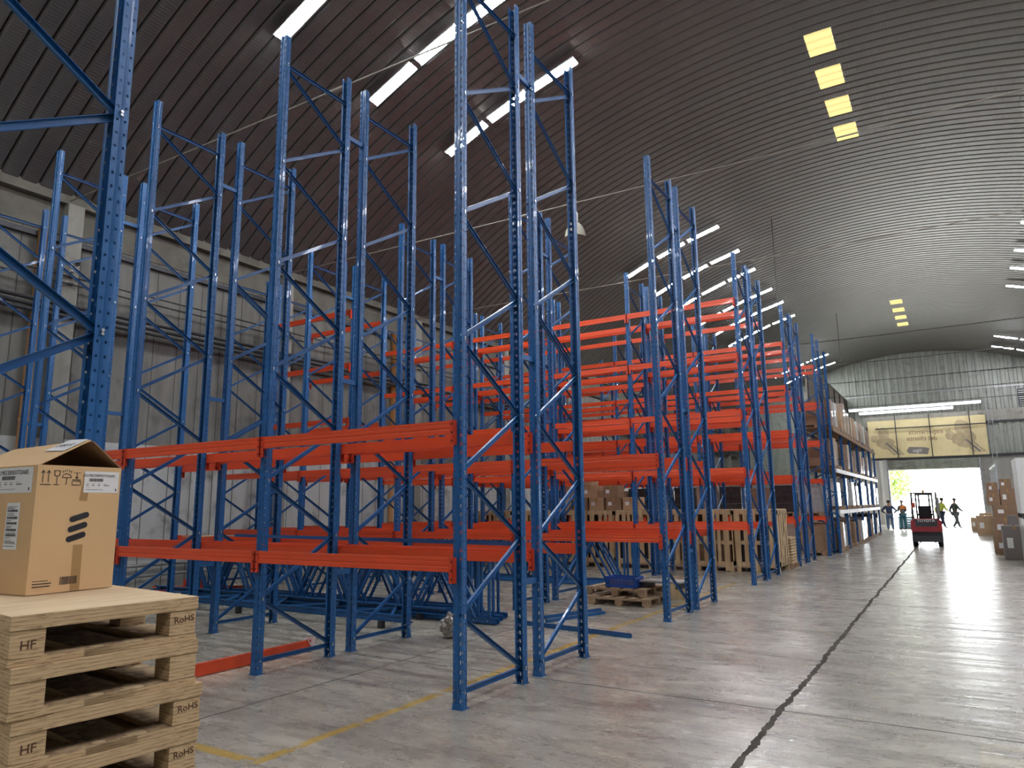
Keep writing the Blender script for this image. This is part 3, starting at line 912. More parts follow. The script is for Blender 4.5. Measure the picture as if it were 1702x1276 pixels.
mb = MB(); mb.add([(-2.75, BY, 5.60), (-1.45, BY, 5.48), (-1.30, BY, 5.95), (-1.6, BY, 6.05), (-2.7, BY, 6.12), (-2.9, BY, 5.8)], [(0, 1, 2, 3, 4, 5)], BINK2)
text_into(mb, 'tigo', .42, WHITEP, facing_ny(-2.15, BY - .004, 5.82, .06), mirror=True); mb.build('logo', t)


def blob(mb, cx, cz, rx, rz, mat, n=18, wob=.12, seed=0, y=BY):
    r_ = random.Random(seed)
    vs = []
    for k in range(n):
        a = 2 * math.pi * k / n; q = 1 + r_.uniform(-wob, wob)
        vs.append((cx + rx * q * math.cos(a), y, cz + rz * q * math.sin(a)))
    mb.add(vs, [tuple(range(n))], mat)


for (cx, s, sd) in ((-4.45, 1.0, 1), (1.05, 1.25, 4)):
    mb = MB()   # a printed figure, faded: head, shoulders, raised hands
    blob(mb, cx, 7.45 if s > 1 else 7.3, .42 * s, .50 * s, BINK, seed=sd)
    blob(mb, cx + .05, 6.55, .62 * s, .55 * s, BINK, seed=sd + 1, y=BY - .002)
    blob(mb, cx - .7 * s, 6.9, .24 * s, .30 * s, BINK, seed=sd + 2, y=BY - .003)
    for q in range(3):
        mb.add([(cx - .2 + q * .28, BY - .004, 6.5), (cx - .05 + q * .28, BY - .004, 6.55), (cx + .8 + q * .3, BY - .004, 5.55), (cx + .62 + q * .3, BY - .004, 5.5)], [(0, 1, 2, 3)], BINK2 if q == 1 else BINK)
    mb.build('printed_figure', t)
n_ = MB(); n_.box(-5.0, 2.75, YE - .42, YE - .36, 7.62, 7.70, DARKST)
for x in (-4.9, 2.68): n_.box(x, x + .06, YE - .37, YE - .15, 7.66, 7.76, DARKST)
for x in (-3.55, -1.15, 1.55): n_.box(x, x + .07, YE - .42, YE - .34, 5.2, 8.7, DARKST)
tag(n_.build('banner_support'), 'dark steel pipe frame in front of the yellowish banner', 'steel frame')
t = thing('tall_lattice_mast', 'narrow pale steel ladder mast beside the entrance door, reaching above the light lines', 'steel mast', (2.75, YE - .7, 0))
mb = MB()
for x in (0, .28): mb.box(x, x + .05, 0, .05, 0, 9.9, STEEL)
mb.build('rail', t)
mb = MB()
for i in range(32): mb.box(.04, .29, .01, .04, .2 + i * .30, .23 + i * .30, STEEL)
mb.build('rungs', t)
# post beside the door, left
t = tag(MB().box(-4.95, -4.70, YE - .35, YE - .05, 0, 5.1, WHITEP).build('door_side_post'), 'white post standing left beside the roller door opening', 'post')

# blue plastic crates stack seen between the two workers
t = thing('crate_stack_trolley', 'low stack of pale blue plastic trays between the two people by the door', 'tray stack', (-3.45, 56.5, 0))
for i in range(5):
    mb = MB(); z = i * .16
    for (a, b_, c, d_) in ((0, 1.0, 0, .03), (0, 1.0, .57, .6), (0, .03, 0, .6), (.97, 1.0, 0, .6)): mb.box(a, b_, c, d_, z, z + .14, simple('pale_blue_tray', (.25, .42, .5), .5) if i == 0 else bpy.data.materials['pale_blue_tray'])
    mb.box(0, 1, 0, .6, z, z + .02, bpy.data.materials['pale_blue_tray']); mb.build('tray', t)


# ================================================================== FORKLIFT
def wheel_mb(r, wd):
    mb = MB(Matrix.Rotation(math.pi / 2, 4, 'Y'))
    mb.lathe([(0, -wd / 2), (r * .55, -wd / 2), (r * .6, -wd / 2 + .02), (r * .9, -wd / 2), (r, -wd / 2 + .03), (r, wd / 2 - .03), (r * .9, wd / 2), (r * .6, wd / 2 - .02), (r * .55, wd / 2), (0, wd / 2)], RUBBER, 20)
    return mb


t = thing('forklift', 'red and dark grey counterbalance forklift seen from behind, driving towards the bright door', 'forklift', (-1.06, 33.4, 0), .03)
mb = MB()
mb.prism([(-.53, .60), (.53, .60), (.55, .68), (.54, 1.02), (.44, 1.10), (-.44, 1.10), (-.54, 1.02), (-.55, .68)], 0, .45, REDF, 1); mb.prism([(-.46, .24), (.46, .24), (.52, .599), (-.52, .599)], .02, .45, GREYF, 1); mb.box(-.40, .40, -.006, .01, .985, 1.09, GREYF)
mb.build('counterweight', t); bevel(t.children[-1] if t.children else COL.objects[-1], .03, 3) if False else None
mb = MB(); mb.prism([(-.38, -.012), (.38, -.012), (.34, .02), (-.34, .02)], .80, .98, GREYF, 2); mb.box(-.30, .30, -.02, 0, .86, .90, DARKST); mb.build('grille', t)
mb = MB(); mb.box(-.50, .50, .02, 1.9, .20, .62, GREYF); mb.box(-.46, .46, -.01, .40, .22, .44, GREYF); mb.build('chassis', t)
mb = MB(); text_into(mb, 'TOYOTA', .15, WHITEP, facing_ny(0, -.008, 1.035), bold=.002); mb.build('brand_lettering', t)
mb = MB(); mb.box(-.44, .44, .42, 1.0, .62, 1.12, REDF); mb.build('engine_hood', t)
mb = MB(); mb.box(-.24, .24, .62, 1.02, 1.12, 1.22, RUBBER); mb.prism([(.55, 1.15), (.66, 1.15), (.60, 1.62), (.50, 1.60)], -.24, .24, RUBBER, 0); mb.build('seat', t)
mb = MB()
for sx_ in (-1, 1):
    mb.tube([(sx_ * .47, .30, 1.08), (sx_ * .44, .42, 2.12)], .03, GREYF, 8); mb.tube([(sx_ * .45, 1.75, .62), (sx_ * .44, 1.45, 2.12)], .03, GREYF, 8)
    mb.tube([(sx_ * .44, .38, 2.14), (sx_ * .44, 1.5, 2.14)], .032, GREYF, 8)
for y in (.38, .6, .82, 1.04, 1.26, 1.5): mb.tube([(-.44, y, 2.14), (.44, y, 2.14)], .022, GREYF, 6)
mb.build('overhead_guard', t)
mb = MB()
for x in (-.30, -.19, .19, .30): mb.box(x - .035, x + .035, 1.98, 2.10, .12, 2.18, GREYF)
for z in (.35, 1.2, 2.05): mb.box(-.33, .33, 2.0, 2.08, z, z + .09, GREYF)
mb.box(-.45, .45, 2.12, 2.18, .35, .45, GREYF); mb.box(-.45, .45, 2.12, 2.18, .75, .85, GREYF); mb.build('mast', t)
for x in (-.28, .28): MB().box(x - .05, x + .05, 2.18, 3.2, .08, .12, DARKST).build('fork', t)
for sx_ in (-1, 1):
    wheel_mb(.22, .16).build('wheel', t, (sx_ * .45, .45, .22)); wheel_mb(.28, .20).build('wheel', t, (sx_ * .46, 1.75, .28))
MB().tube([(0, .75, 2.15), (0, .75, 2.26)], .045, simple('beacon_amber', (.5, .25, .03), .3), 10).build('beacon', t)
mb = MB(); mb.tube([(.46, .36, 1.12), (.46, .36, 1.95)], .07, STEEL, 12); mb.build('gas_pipe', t)
mb = MB(); mb.box(-.45, -.32, .30, .36, 1.55, 1.75, simple('lamp_red', (.4, .05, .02), .4)); mb.build('rear_lamp', t)


# ================================================================== PEOPLE
def skin_obj(name, parent, verts, edges, radii, mat, root=0, sub=1):
    me = bpy.data.meshes.new(name); me.from_pydata(verts, edges, []); me.materials.append(mat)
    o = put(me, name, parent)
    md = o.modifiers.new('skin', 'SKIN'); md.use_smooth_shade = True
    for i, v in enumerate(me.skin_vertices[0].data):
        v.radius = (radii[i], radii[i] if not isinstance(radii[i], tuple) else 0) if not isinstance(radii[i], tuple) else radii[i]
        v.use_root = (i == root)
    s_ = o.modifiers.new('sub', 'SUBSURF'); s_.levels = sub; s_.render_levels = sub
    return o


def person(label, x, y, rz, pose, shirt, trousers, hat, scale=1.0, vest=None, group='people by the entrance'):
    t = thing('person', label, 'person', (x, y, 0), rz, group); t.scale = (scale,) * 3
    P = pose
    names = ['pel', 'ches', 'neck', 'chin', 'head', 'top', 'shL', 'elL', 'wrL', 'haL', 'shR', 'elR', 'wrR', 'haR', 'hiL', 'knL', 'anL', 'toL', 'hiR', 'knR', 'anR', 'toR', 'wai']
    idx = {n: i for i, n in enumerate(names)}
    rad = dict(pel=(.155, .12), wai=(.145, .115), ches=(.175, .125), neck=.06, chin=.075, head=(.088, .10), top=.06, shL=.075, elL=.055, wrL=.035, haL=.04, shR=.075, elR=.055, wrR=.03, haR=.035, hiL=.105, knL=.075, anL=.05, toL=.035, hiR=.105, knR=.075, anR=.05, toR=.035)
    ed = [('pel', 'wai'), ('wai', 'ches'), ('ches', 'neck'), ('neck', 'chin'), ('chin', 'head'), ('head', 'top'), ('ches', 'shL'), ('shL', 'elL'), ('elL', 'wrL'), ('wrL', 'haL'), ('ches', 'shR'), ('shR', 'elR'), ('elR', 'wrR'), ('wrR', 'haR'), ('pel', 'hiL'), ('hiL', 'knL'), ('knL', 'anL'), ('anL', 'toL'), ('pel', 'hiR'), ('hiR', 'knR'), ('knR', 'anR'), ('anR', 'toR')]
    vs = [P[n] for n in names]; E_ = [(idx[a], idx[b]) for a, b in ed]

    def rr(n, k=1.0, a=0.0):
        r = rad[n]; r = r if isinstance(r, tuple) else (r, r); return (r[0] * k + a, r[1] * k + a)
    skin_obj('body', t, vs, E_, [rr(n, .88) for n in names], SKIN)

    def piece(nm, keep, mat, a=.012, k=1.0):
        kk = [n for n in names if n in keep]; ii = {n: i for i, n in enumerate(kk)}
        skin_obj(nm, t, [P[n] for n in kk], [(ii[p], ii[q]) for p, q in ed if p in ii and q in ii], [rr(n, k, a) for n in kk], mat)
    piece('jacket', {'pel', 'wai', 'ches', 'shL', 'elL', 'wrL', 'shR', 'elR', 'wrR'}, shirt, .014)
    piece('trousers', {'pel', 'hiL', 'knL', 'anL', 'hiR', 'knR', 'anR'}, trousers, .016)
    if vest: piece('vest', {'wai', 'ches', 'shL', 'shR'}, vest, .026)
    for s_ in ('L', 'R'):
        a, b_ = Vector(P['an' + s_]), Vector(P['to' + s_])
        skin_obj('shoe', t, [tuple(a), tuple((a + b_) / 2), tuple(b_)], [(0, 1), (1, 2)], [(.055, .055), (.048, .045), (.042, .035)], RUBBER)
    h = Vector(P['head'])
    mb = MB(Matrix.Translation(h + Vector((0, 0, .015))))
    mb.lathe([(.104, -.01), (.108, .03), (.095, .08), (.06, .115), (0, .13)], hat, 14)
    if P.get('brim'):
        mb.box(-.07, .07, .08, .20, .0, .012, hat)
    smooth(mb.build('cap' if P.get('brim') else 'hair', t))
    # face details
    f = MB(Matrix.Translation(h))
    f.box(-.012, .012, .085, .112, -.03, .005, SKIN); f.box(-.04, -.02, .086, .094, .0, .01, INK); f.box(.02, .04, .086, .094, .0, .01, INK); f.box(-.022, .022, .084, .092, -.055, -.048, STAMP)
    f.build('face', t)
    return t


def stand(L=(-.13, 0), R_=(.13, 0), arms='hips', lean=0.0, stride=0.0):
    P = dict(pel=(0, 0, .95), wai=(0, lean * .2, 1.10), ches=(0, lean * .6, 1.36), neck=(0, lean * .8 + .01, 1.50), chin=(0, lean + .03, 1.57), head=(0, lean + .02, 1.65), top=(0, lean + .01, 1.72),
             shL=(-.19, lean * .6, 1.40), shR=(.19, lean * .6, 1.40),
             hiL=(-.10, 0, .90), hiR=(.10, 0, .90))
    P['knL'] = (-.12, stride * .35 + .02, .49); P['anL'] = (-.13, stride * .75, .09); P['toL'] = (-.14, stride * .75 + .17, .05)
    P['knR'] = (.12, -stride * .05 + .03, .49); P['anR'] = (.13, -stride * .65, .09 + abs(stride) * .12); P['toR'] = (.14, -stride * .65 + .16, .05 + abs(stride) * .03)
    if arms == 'hips':
        P.update(elL=(-.40, -.10, 1.16), wrL=(-.24, .02, 1.04), haL=(-.17, .08, 1.0), elR=(.40, -.10, 1.16), wrR=(.24, .02, 1.04), haR=(.17, .08, 1.0))
    elif arms == 'down':
        P.update(elL=(-.25, -.02, 1.12), wrL=(-.25, .08, .90), haL=(-.25, .12, .82), elR=(.25, -.02, 1.12), wrR=(.25, .08, .90), haR=(.25, .12, .82))
    elif arms == 'front':
        P.update(elL=(-.24, .05, 1.14), wrL=(-.12, .26, 1.16), haL=(-.06, .30, 1.18), elR=(.24, .05, 1.14), wrR=(.12, .26, 1.10), haR=(.06, .30, 1.10))
    else:
        P.update(elL=(-.26, -.14, 1.14), wrL=(-.28, -.10, .92), haL=(-.28, -.08, .84), elR=(.26, .12, 1.15), wrR=(.28, .30, 1.02), haR=(.28, .36, .98))
    return P


NAVY = simple('navy_cloth', (.03, .045, .08), .8); JEANS = simple('blue_jeans', (.10, .16, .26), .8); VESTO = simple('orange_vest', (.8, .22, .03), .6)
GREEN = simple('green_cloth', (.05, .07, .05), .8); YELV = simple('lime_vest', (.55, .62, .08), .6); GREYC = simple('grey_cloth', (.12, .13, .13), .8); HAIRM = simple('dark_hair', (.02, .015, .012), .7); TEAL = simple('teal_trousers', (.05, .17, .20), .8); HATG = simple('grey_helmet', (.22, .2, .25), .5)
person('person in navy jacket and jeans, hands on hips, back turned, by the door', -3.62, 51.8, .05, stand(arms='hips'), NAVY, JEANS, HAIRM, 1.06)
p_ = stand(arms='front'); p_['anR'] = (.17, .10, .09); p_['toR'] = (.18, .27, .05); p_['anL'] = (-.17, -.08, .09); p_['toL'] = (-.18, .10, .05)
person('person in orange hi-vis vest and teal trousers beside the one in navy', -2.92, 52.6, .5, p_, GREYC, TEAL, HATG, 1.06, VESTO)
p_ = stand(arms='walk', lean=.10, stride=.38)
person('person in a lime vest stepping out through the bright doorway, behind the forklift', -.86, 56.0, -.95, p_, YELV, NAVY, HAIRM, 1.14, YELV)
p_ = stand(arms='walk', stride=.36); p_['brim'] = True
person('person in dark green work clothes and cap striding across the bright doorway', -.05, 55.4, -1.1, p_, GREEN, GREYC, GREEN, 1.12)


# ================================================================== CARTONS AND LOADS
def carton(label, x, y, z, w_, d, h, mat, rz=0.0, group=None, tape=True, cat='carton'):
    t = thing('carton', label, cat, (x, y, z), rz, group)
    mb = MB(); mb.box(0, w_, 0, d, 0, h, mat); bevel(mb.build('carton_body', t), .006, 1)
    if tape:
        mb = MB(); mb.box(w_ / 2 - .03, w_ / 2 + .03, -.002, d + .002, h - .001, h + .0015, TAPE); mb.box(w_ / 2 - .03, w_ / 2 + .03, -.003, 0, h - .12, h, TAPE); mb.build('tape', t)
        mb = MB(); mb.box(w_ * .15, w_ * .40, -.003, -.001, h * .35, h * .65, PAPER); mb.build('paper_label', t)
    return t


# right-hand side of the aisle
gR = 'cartons stacked on the far side of the aisle'
carton('tall grey carton standing nearest on the floor at the right edge of the aisle', 1.16, 27.0, 0, .62, .55, 1.03, simple('grey_carton', (.20, .175, .165), .7), 0, gR)
carton('grey lilac carton behind the tall grey one, at the right of the aisle', 1.42, 28.3, 0, .55, .6, 1.32, bpy.data.materials['grey_carton'], 0, gR)
carton('brown carton on the floor, bottom of the brown stack right of the aisle', 1.02, 29.6, 0, .75, .9, .60, CARD3, 0, gR)
carton('brown carton second from the bottom of the brown stack right of the aisle', 1.04, 29.6, .602, .72, .88, .62, CARD3, 0, gR)
carton('brown carton third from the bottom of the brown stack right of the aisle', 1.12, 29.7, 1.224, .68, .8, .42, CARD3, .03, gR)
carton('brown carton fourth from the bottom of the brown stack right of the aisle', .98, 30.0, 1.646, .36, .6, .40, CARD3, 0, gR)
carton('brown carton beside the fourth one, high on the brown stack right of the aisle', 1.36, 30.0, 1.646, .42, .6, .55, CARD3, 0, gR)
carton('small brown carton topmost of the brown stack right of the aisle', 1.02, 30.05, 2.048, .30, .5, .38, CARD3, .05, gR)
carton('small carton on the very top beside the topmost one, brown stack right of the aisle', 1.38, 30.1, 2.198, .34, .5, .34, CARD3, -.03, gR)
t = thing('loaded_pallet', 'lower white film wrapped pallet load at the right edge of the picture', 'pallet load', (1.55, 24.3, 0), 0, 'wrapped loads at the right edge')
put(pallet_mb(MB(), 1.2, 1.7).mesh('pallet'), 'pallet', t); put(load_mb(1.2, 1.7, 1.15, WRAPW, 3).mesh('wrapped_goods'), 'wrapped_goods', t, (0, 0, .146))
t = thing('loaded_pallet', 'tall white boxed load on top of the wrapped pallet at the right picture edge', 'pallet load', (1.55, 24.3, 1.30), 0, 'wrapped loads at the right edge')
put(pallet_mb(MB(), 1.2, 1.7, wood_=DARKST).mesh('pallet'), 'pallet', t)
mb = MB(); mb.box(0, .9, 0, 1.7, 0, 1.52, simple('white_carton', (.70, .70, .68), .6)); mb.build('white_carton', t, (0, 0, .146))
for i, (x, y, w_, d, h, lab) in enumerate(((.90, 46.2, .8, 1.2, 1.0, 'yellow brown carton near the door post, right of the aisle, nearer one'), (.72, 52, .5, .8, .8, 'yellow brown carton standing alone nearest the bright doorway'), (1.15, 50, .6, 1.0, 1.1, 'yellow brown carton against the door post, behind the nearer one'))):
    carton(lab, x, y, .0, w_, d, h, CARD2, 0, 'cartons by the door post')
# rack posts at the right of the aisle
t = thing('side_rack', 'pale steel rack with boxes standing right of the aisle near the door', 'storage rack', (1.75, 40, 0))
for (x, y) in ((0, 0), (0, 3), (0, 6), (1.0, 0), (1.0, 3), (1.0, 6)):
    MB().box(x, x + .08, y, y + .08, 0, 3.6, STEEL).build('post', t)
for z in (1.2, 2.4, 3.5): MB().box(0, .06, .08, 6, z - .1, z, WHITEP).build('beam', t); MB().box(1.0, 1.06, .08, 6, z - .1, z, WHITEP).build('beam', t)
for k, (y, z) in enumerate(((40.3, 0), (42.0, 0), (43.6, 0), (40.3, 1.21), (42.0, 1.21), (43.8, 1.21))):
    t = thing('carton', 'pale carton in the side rack, %s, %s place from camera' % ('on the floor' if z == 0 else 'on the first beams', ORD[k % 3]), 'carton', (1.84, y, z if z == 0 else 1.205), 0, 'cartons in the side rack')
    MB().box(0, .9, 0, 1.1, 0, .85, [WRAPW, CARD2, CARD3][k % 3]).build('carton_body', t)

# ---- cartons on the wooden crates, seen through the third rack
stk = [(-10.6, 0, .5, .33), (-10.05, 0, .5, .33), (-9.5, 0, .48, .33), (-8.95, 0, .5, .36), (-8.4, 0, .5, .33), (-10.3, 1, .5, .34), (-9.75, 1, .52, .34), (-9.0, 1, .45, .36), (-9.9, 2, .5, .34)]
for i, (x, r_, w_, h_) in enumerate(stk):
    z = 1.652 + r_ * .362
    carton('brown carton on the wooden crates, %s layer, %s from the wall side' % (['bottom', 'middle', 'top'][r_], (ORD)[i % 5 if r_ == 0 else (i - 5 if r_ == 1 else 0)]), x, 19.95, z, w_, .5, .36, CARD3 if i % 2 else CARD2, 0, 'cartons on the wooden crates', True)

# ---- wooden crates behind the third rack
def crate_mesh(wd, d, h, seed, diag=False):
    rnd = random.Random(seed); mb = MB()
    for x in (0, wd / 2 - .05, wd - .1):
        for y in (0, d - .1): mb.box(x, x + .1, y, y + .1, 0, .12, WOODX)
    mb.box(0, wd, 0, .10, .12, .15, WOODX); mb.box(0, wd, d - .1, d, .12, .15, WOODX)
    for fx in range(2):
        y0_, y1_ = ((-.022, 0) if fx == 0 else (d, d + .022))
        x = 0.0
        while x < wd - .05:
            w_ = rnd.uniform(.09, .15); mb.box(x, min(x + w_, wd), y0_, y1_, .02 if rnd.random() < .4 else .15, h, WOODX); x += w_ + rnd.uniform(.03, .17)
        for z in (.16, h * .44, h - .11): mb.box(0, wd, *((0, .022) if fx == 0 else (d - .022, d)), z, z + .10, WOODX)
    for sx_ in (0, 1):
        xa, xb = ((-.022, 0) if sx_ == 0 else (wd, wd + .022))
        y = 0
        while y < d - .05:
            w_ = rnd.uniform(.09, .13); mb.box(xa, xb, y, min(y + w_, d), .15, h, WOODX); y += w_ + rnd.uniform(.12, .2)
        mb.box(xa, xb, 0, d, .16, .28, WOODX); mb.box(xa, xb, 0, d, h - .12, h, WOODX)
        if diag: mb.add([(xb + .001, .05, .2), (xb + .001, .15, .2), (xb + .001, d - .05, h - .15), (xb + .001, d - .15, h - .15), (xb + .02, .05, .2), (xb + .02, .15, .2), (xb + .02, d - .05, h - .15), (xb + .02, d - .15, h - .15)], [(0, 1, 2, 3), (4, 5, 6, 7), (0, 4, 7, 3), (1, 2, 6, 5)], WOODX)
    mb.box(0, wd, 0, d, h, h + .02, WOODX)
    return mb


def crate_inner(wd, d, h):
    return MB().box(.06, wd - .06, .06, d - .06, .16, h * .8, WRAPK if int(wd * 100) % 2 else CARD3)  # inner block coloured dark so the gaps between slats read as shaded


CW = [1.15, 1.05, 1.2, 1.1, 1.15, 1.1, 1.2, 1.1, 1.15]
x = -3.98
for i, cw in enumerate(CW):
    x -= cw
    t = thing('wooden_crate', 'slatted wooden crate behind the third rack, %s from the aisle' % (ORD + ['sixth', 'seventh', 'eighth', 'ninth'])[i] if i else 'slatted wooden crate at the aisle end of the crate row, with diagonal board', 'wooden crate', (x, 19.72 + RNDL.uniform(0, .12), 0), 0, 'wooden crates behind the third rack')
    crate_mesh(cw - .05, 1.25, 1.62, i, i == 0).build('slats', t); crate_inner(cw - .05, 1.25, 1.62).build('contents', t)
    x -= .03
t = thing('pallet_stack_small', 'small pile of pale boards on a pallet between the end crate and the fourth rack', 'board pile', (-4.75, 21.25, 0))
pallet_mb(MB(), .8, .8).build('pallet', t)
mb = MB()
for i in range(9): mb.box(.02 + .01 * (i % 3), .76, .03, .74 - .02 * (i % 2), .146 + i * .08, .146 + i * .08 + .06, WOODX)
mb.build('boards', t)

# ---- bundles of loose upright frames standing on edge
def lying(x_right, y, z, label, group, L=H, xs=1.0):
    t = thing('loose_upright_frame', label, 'upright frame', (0, 0, 0), 0, group)
    # local x -> +Y, local y -> +Z, local z -> +X
    t.matrix_world = Matrix.Translation((x_right - H, y, z)) @ Matrix(((0, 0, 1, 0), (1, 0, 0, 0), (0, 1, 0, 0), (0, 0, 0, 1)))
    put(UPR, 'upright', t, (0, 0, 0)); put(UPR, 'upright', t, (0, FD, 0), (0, 0, math.pi))
    ya, yb = .025, FD - .025
    z = .15; side = 1
    while z + DZ_ < H - .1:
        y0_, y1_ = (yb, ya) if side else (ya, yb)
        put(BR_D, 'diagonal_brace', t, (0, y0_, z), (math.atan2(DZ_, y1_ - y0_), 0, 0)); z += DZ_; side = 1 - side
    put(BR_H, 'horizontal_brace', t, (0, ya, .12)); put(BR_H, 'horizontal_brace', t, (0, ya, H - .15))
    return t


for i in range(5):
    lying(-6.15 - (0, .31, .12, .45, .22)[i], 9.55 + i * .15, .012, 'loose blue frame on edge behind the nearest rack, %s of five from the camera' % ORD[i], 'loose frames behind the nearest rack')
for i in range(3):
    lying(-7.0 - 0.25 * i, 10.42 + i * .13, .012, 'loose blue frame on edge, %s of three in the farther bundle behind nearest rack' % ORD[i], 'farther loose frames behind the nearest rack')
for i in range(5):
    lying(-6.05 - (0, .28, .52, .15, .40)[i], 15.2 + i * .16, .012, 'loose blue frame on edge between second and third rack, %s of five' % ORD[i], 'loose frames behind the second rack')
# one frame lying flat on small blocks
t = thing('loose_upright_frame', 'single blue frame lying flat just above the floor behind the nearest rack', 'upright frame')
t.matrix_world = Matrix.Translation((-7.0 - H, 8.48, .16)) @ Matrix(((0, 0, 1, 0), (0, 1, 0, 0), (-1, 0, 0, 0), (0, 0, 0, 1)))
put(UPR, 'upright', t, (0, 0, 0)); put(UPR, 'upright', t, (0, .96, 0), (0, 0, math.pi))
z = .15; side = 1
while z + DZ_ < H - .1:
    y0_, y1_ = (.935, .025) if side else (.025, .935)
    put(BR_D, 'diagonal_brace', t, (0, y0_, z), (math.atan2(DZ_, y1_ - y0_), 0, 0), (1, math.hypot(.91, DZ_) / Ldiag, 1)); z += DZ_; side = 1 - side
for i, (x, y) in enumerate(((-7.6, 8.5), (-10.9, 8.5), (-14.2, 8.5), (-7.6, 9.42), (-10.9, 9.42), (-14.2, 9.42))):
    tag(MB().box(x, x + .08, y - .04, y + .04, 0, .108, DARKST).build('support_block'), 'small black block under the flat blue frame, %s side, %s from the wall' % ('camera' if y < 9 else 'far', ORD[2 - i % 3]), 'block', 'blocks under the flat frame')

# ---- loose things on the floor
def bar(p, q, z, mat, label, r=.022, name='loose_brace', cat='steel bar', group=None):
    p, q = Vector((*p, 0)), Vector((*q, 0)); L = (q - p).length; a = math.atan2(q.y - p.y, q.x - p.x)
    mb = MB(); mb.prism([(-r, 0), (r, 0), (r, .045), (r - .004, .045), (r - .004, .004), (-r + .004, .004), (-r + .004, .045), (-r, .045)], 0, L, mat, 0)
    return tag(put(mb.mesh(name), name, None, (p.x, p.y, z), (0, 0, a)), label, cat, group)


bar((-5.60, 10.10), (-5.18, 11.36), .0, BLUE, 'short blue bar on the floor behind the nearest rack, lower of the rearward pair', group='loose blue bars on the floor')
bar((-5.66, 10.14), (-5.24, 11.34), .047, BLUE, 'short blue bar on the floor behind the nearest rack, upper of the rearward pair', group='loose blue bars on the floor')
bar((-5.95, 9.80), (-3.95, 9.50), .0, BLUE, 'long blue bar on the floor pointing to the aisle, nearer of two', group='loose blue bars on the floor')
bar((-5.92, 9.87), (-3.98, 9.57), .0, BLUE, 'long blue bar on the floor pointing to the aisle, farther of two', group='loose blue bars on the floor')
bar((-10.2, 7.86), (-4.35, 7.17), 1.345, BLUE, 'long blue bar lying across the lower orange beams of the nearest rack', .03); 
t = thing('loose_beam', 'orange red beam lying on the floor under the nearest rack beside the plywood pallets', 'beam', (-7.22, 6.78, .135), -math.pi / 2)
mb = MB(); mb.box(0, 2.7, -.025, .025, -.13, 0, ORANGE); mb.build('beam_profile', t)
mb = MB()
rp = random.Random(3)
for k in range(26):
    a = rp.uniform(0, 6.28); mb.add([(rp.uniform(-.05, .08), rp.uniform(-.05, .05), rp.uniform(-.13, .05)) for _ in range(3)], [(0, 1, 2)], PINKF)
mb.build('torn_film', t)
t = thing('loose_beam', 'orange beam on the floor by the concrete wall, seen behind the rack and the carton', 'beam', (-15.3, 9.7, .135), .5)
mb = MB(); mb.box(0, 2.2, -.025, .025, -.13, 0, ORANGE); mb.box(.7, 1.1, -.05, .05, 0.001, .14, ORANGE_D); mb.build('beam_profile', t)

# crumpled silver bag
bm = bmesh.new(); bmesh.ops.create_icosphere(bm, subdivisions=4, radius=1)
rp = random.Random(11)
from mathutils import noise as mn
for v in bm.verts:
    n = mn.noise(v.co * 2.3) * .35 + mn.noise(v.co * 6) * .18
    v.co *= (1 + n); v.co = Vector((v.co.x * .15, v.co.y * .13, max(0.0, (v.co.z + 1) * .16)))
me = bpy.data.meshes.new('plastic_bag'); bm.to_mesh(me); bm.free(); me.materials.append(SILVER)
tag(put(me, 'plastic_bag', None, (-6.15, 8.36, 0)), 'crumpled silvery plastic bag on the floor behind the nearest rack', 'plastic bag')
tag(MB().box(0, .30, 0, .55, 0, .012, CARD2).build('cardboard_sheet', None, (-10.9, 7.35, 1.345), (0.0, 0, .2)), 'flat cardboard sheet on the lower beams of the nearest rack towards the wall', 'cardboard sheet')

# ---- two old pallets with the blue crate
PA = -.04
t = thing('wooden_pallet', 'old wooden pallet flat on the floor, lower of two beside the second rack', 'pallet', (-5.95, 12.36, 0), PA, 'old pallets with the blue crate')
pallet_mb(MB(), 1.2, .95).build('pallet_boards', t)
t = thing('wooden_pallet', 'old wooden pallet lying on the lower one, carrying the blue crate', 'pallet', (-6.10, 12.55, .145), PA, 'old pallets with the blue crate')
pallet_mb(MB(), 1.2, .95).build('pallet_boards', t)
t = thing('plastic_crate', 'open blue plastic crate with slotted sides on the old pallets', 'crate', (-5.72, 12.62, .29), -.03)
mb = MB()
for (a, b_, c, d_) in ((0, .60, 0, .015), (0, .60, .385, .40), (0, .015, 0, .40), (.585, .60, 0, .40)):
    mb.box(a, b_, c, d_, 0, .05, BLUE_PL); mb.box(a, b_, c, d_, .15, .19, BLUE_PL)
for i in range(17): x = i * .036; mb.box(x, x + .018, 0, .014, .05, .15, BLUE_PL); mb.box(x, x + .018, .386, .40, .05, .15, BLUE_PL)
for i in range(12): y = i * .035; mb.box(0, .014, y, y + .016, .05, .15, BLUE_PL); mb.box(.586, .60, y, y + .016, .05, .15, BLUE_PL)
mb.box(0, .60, 0, .40, 0, .01, BLUE_PL); mb.build('crate_shell', t)
MB().box(.05, .55, .05, .35, .012, .14, CARD2).build('contents', t)
tag(MB().box(0, .8, 0, .5, 0, .03, STEEL).box(0.05, .12, .05, .45, -.10, 0, DARKST).box(.68, .75, .05, .45, -.10, 0, DARKST).build('metal_tray', None, (-5.1, 12.75, .392), (0, 0, -.05)), 'flat grey metal tray on short feet beside the blue crate', 'tray')
t = thing('wooden_box', 'small open wooden box with dark contents standing behind the old pallets', 'wooden box', (-4.95, 13.6, 0), .1)
mb = MB()
for (a, b_, c, d_) in ((0, .6, 0, .02), (0, .6, .38, .4), (0, .02, 0, .4), (.58, .6, 0, .4)): mb.box(a, b_, c, d_, 0, .38, WOODX)
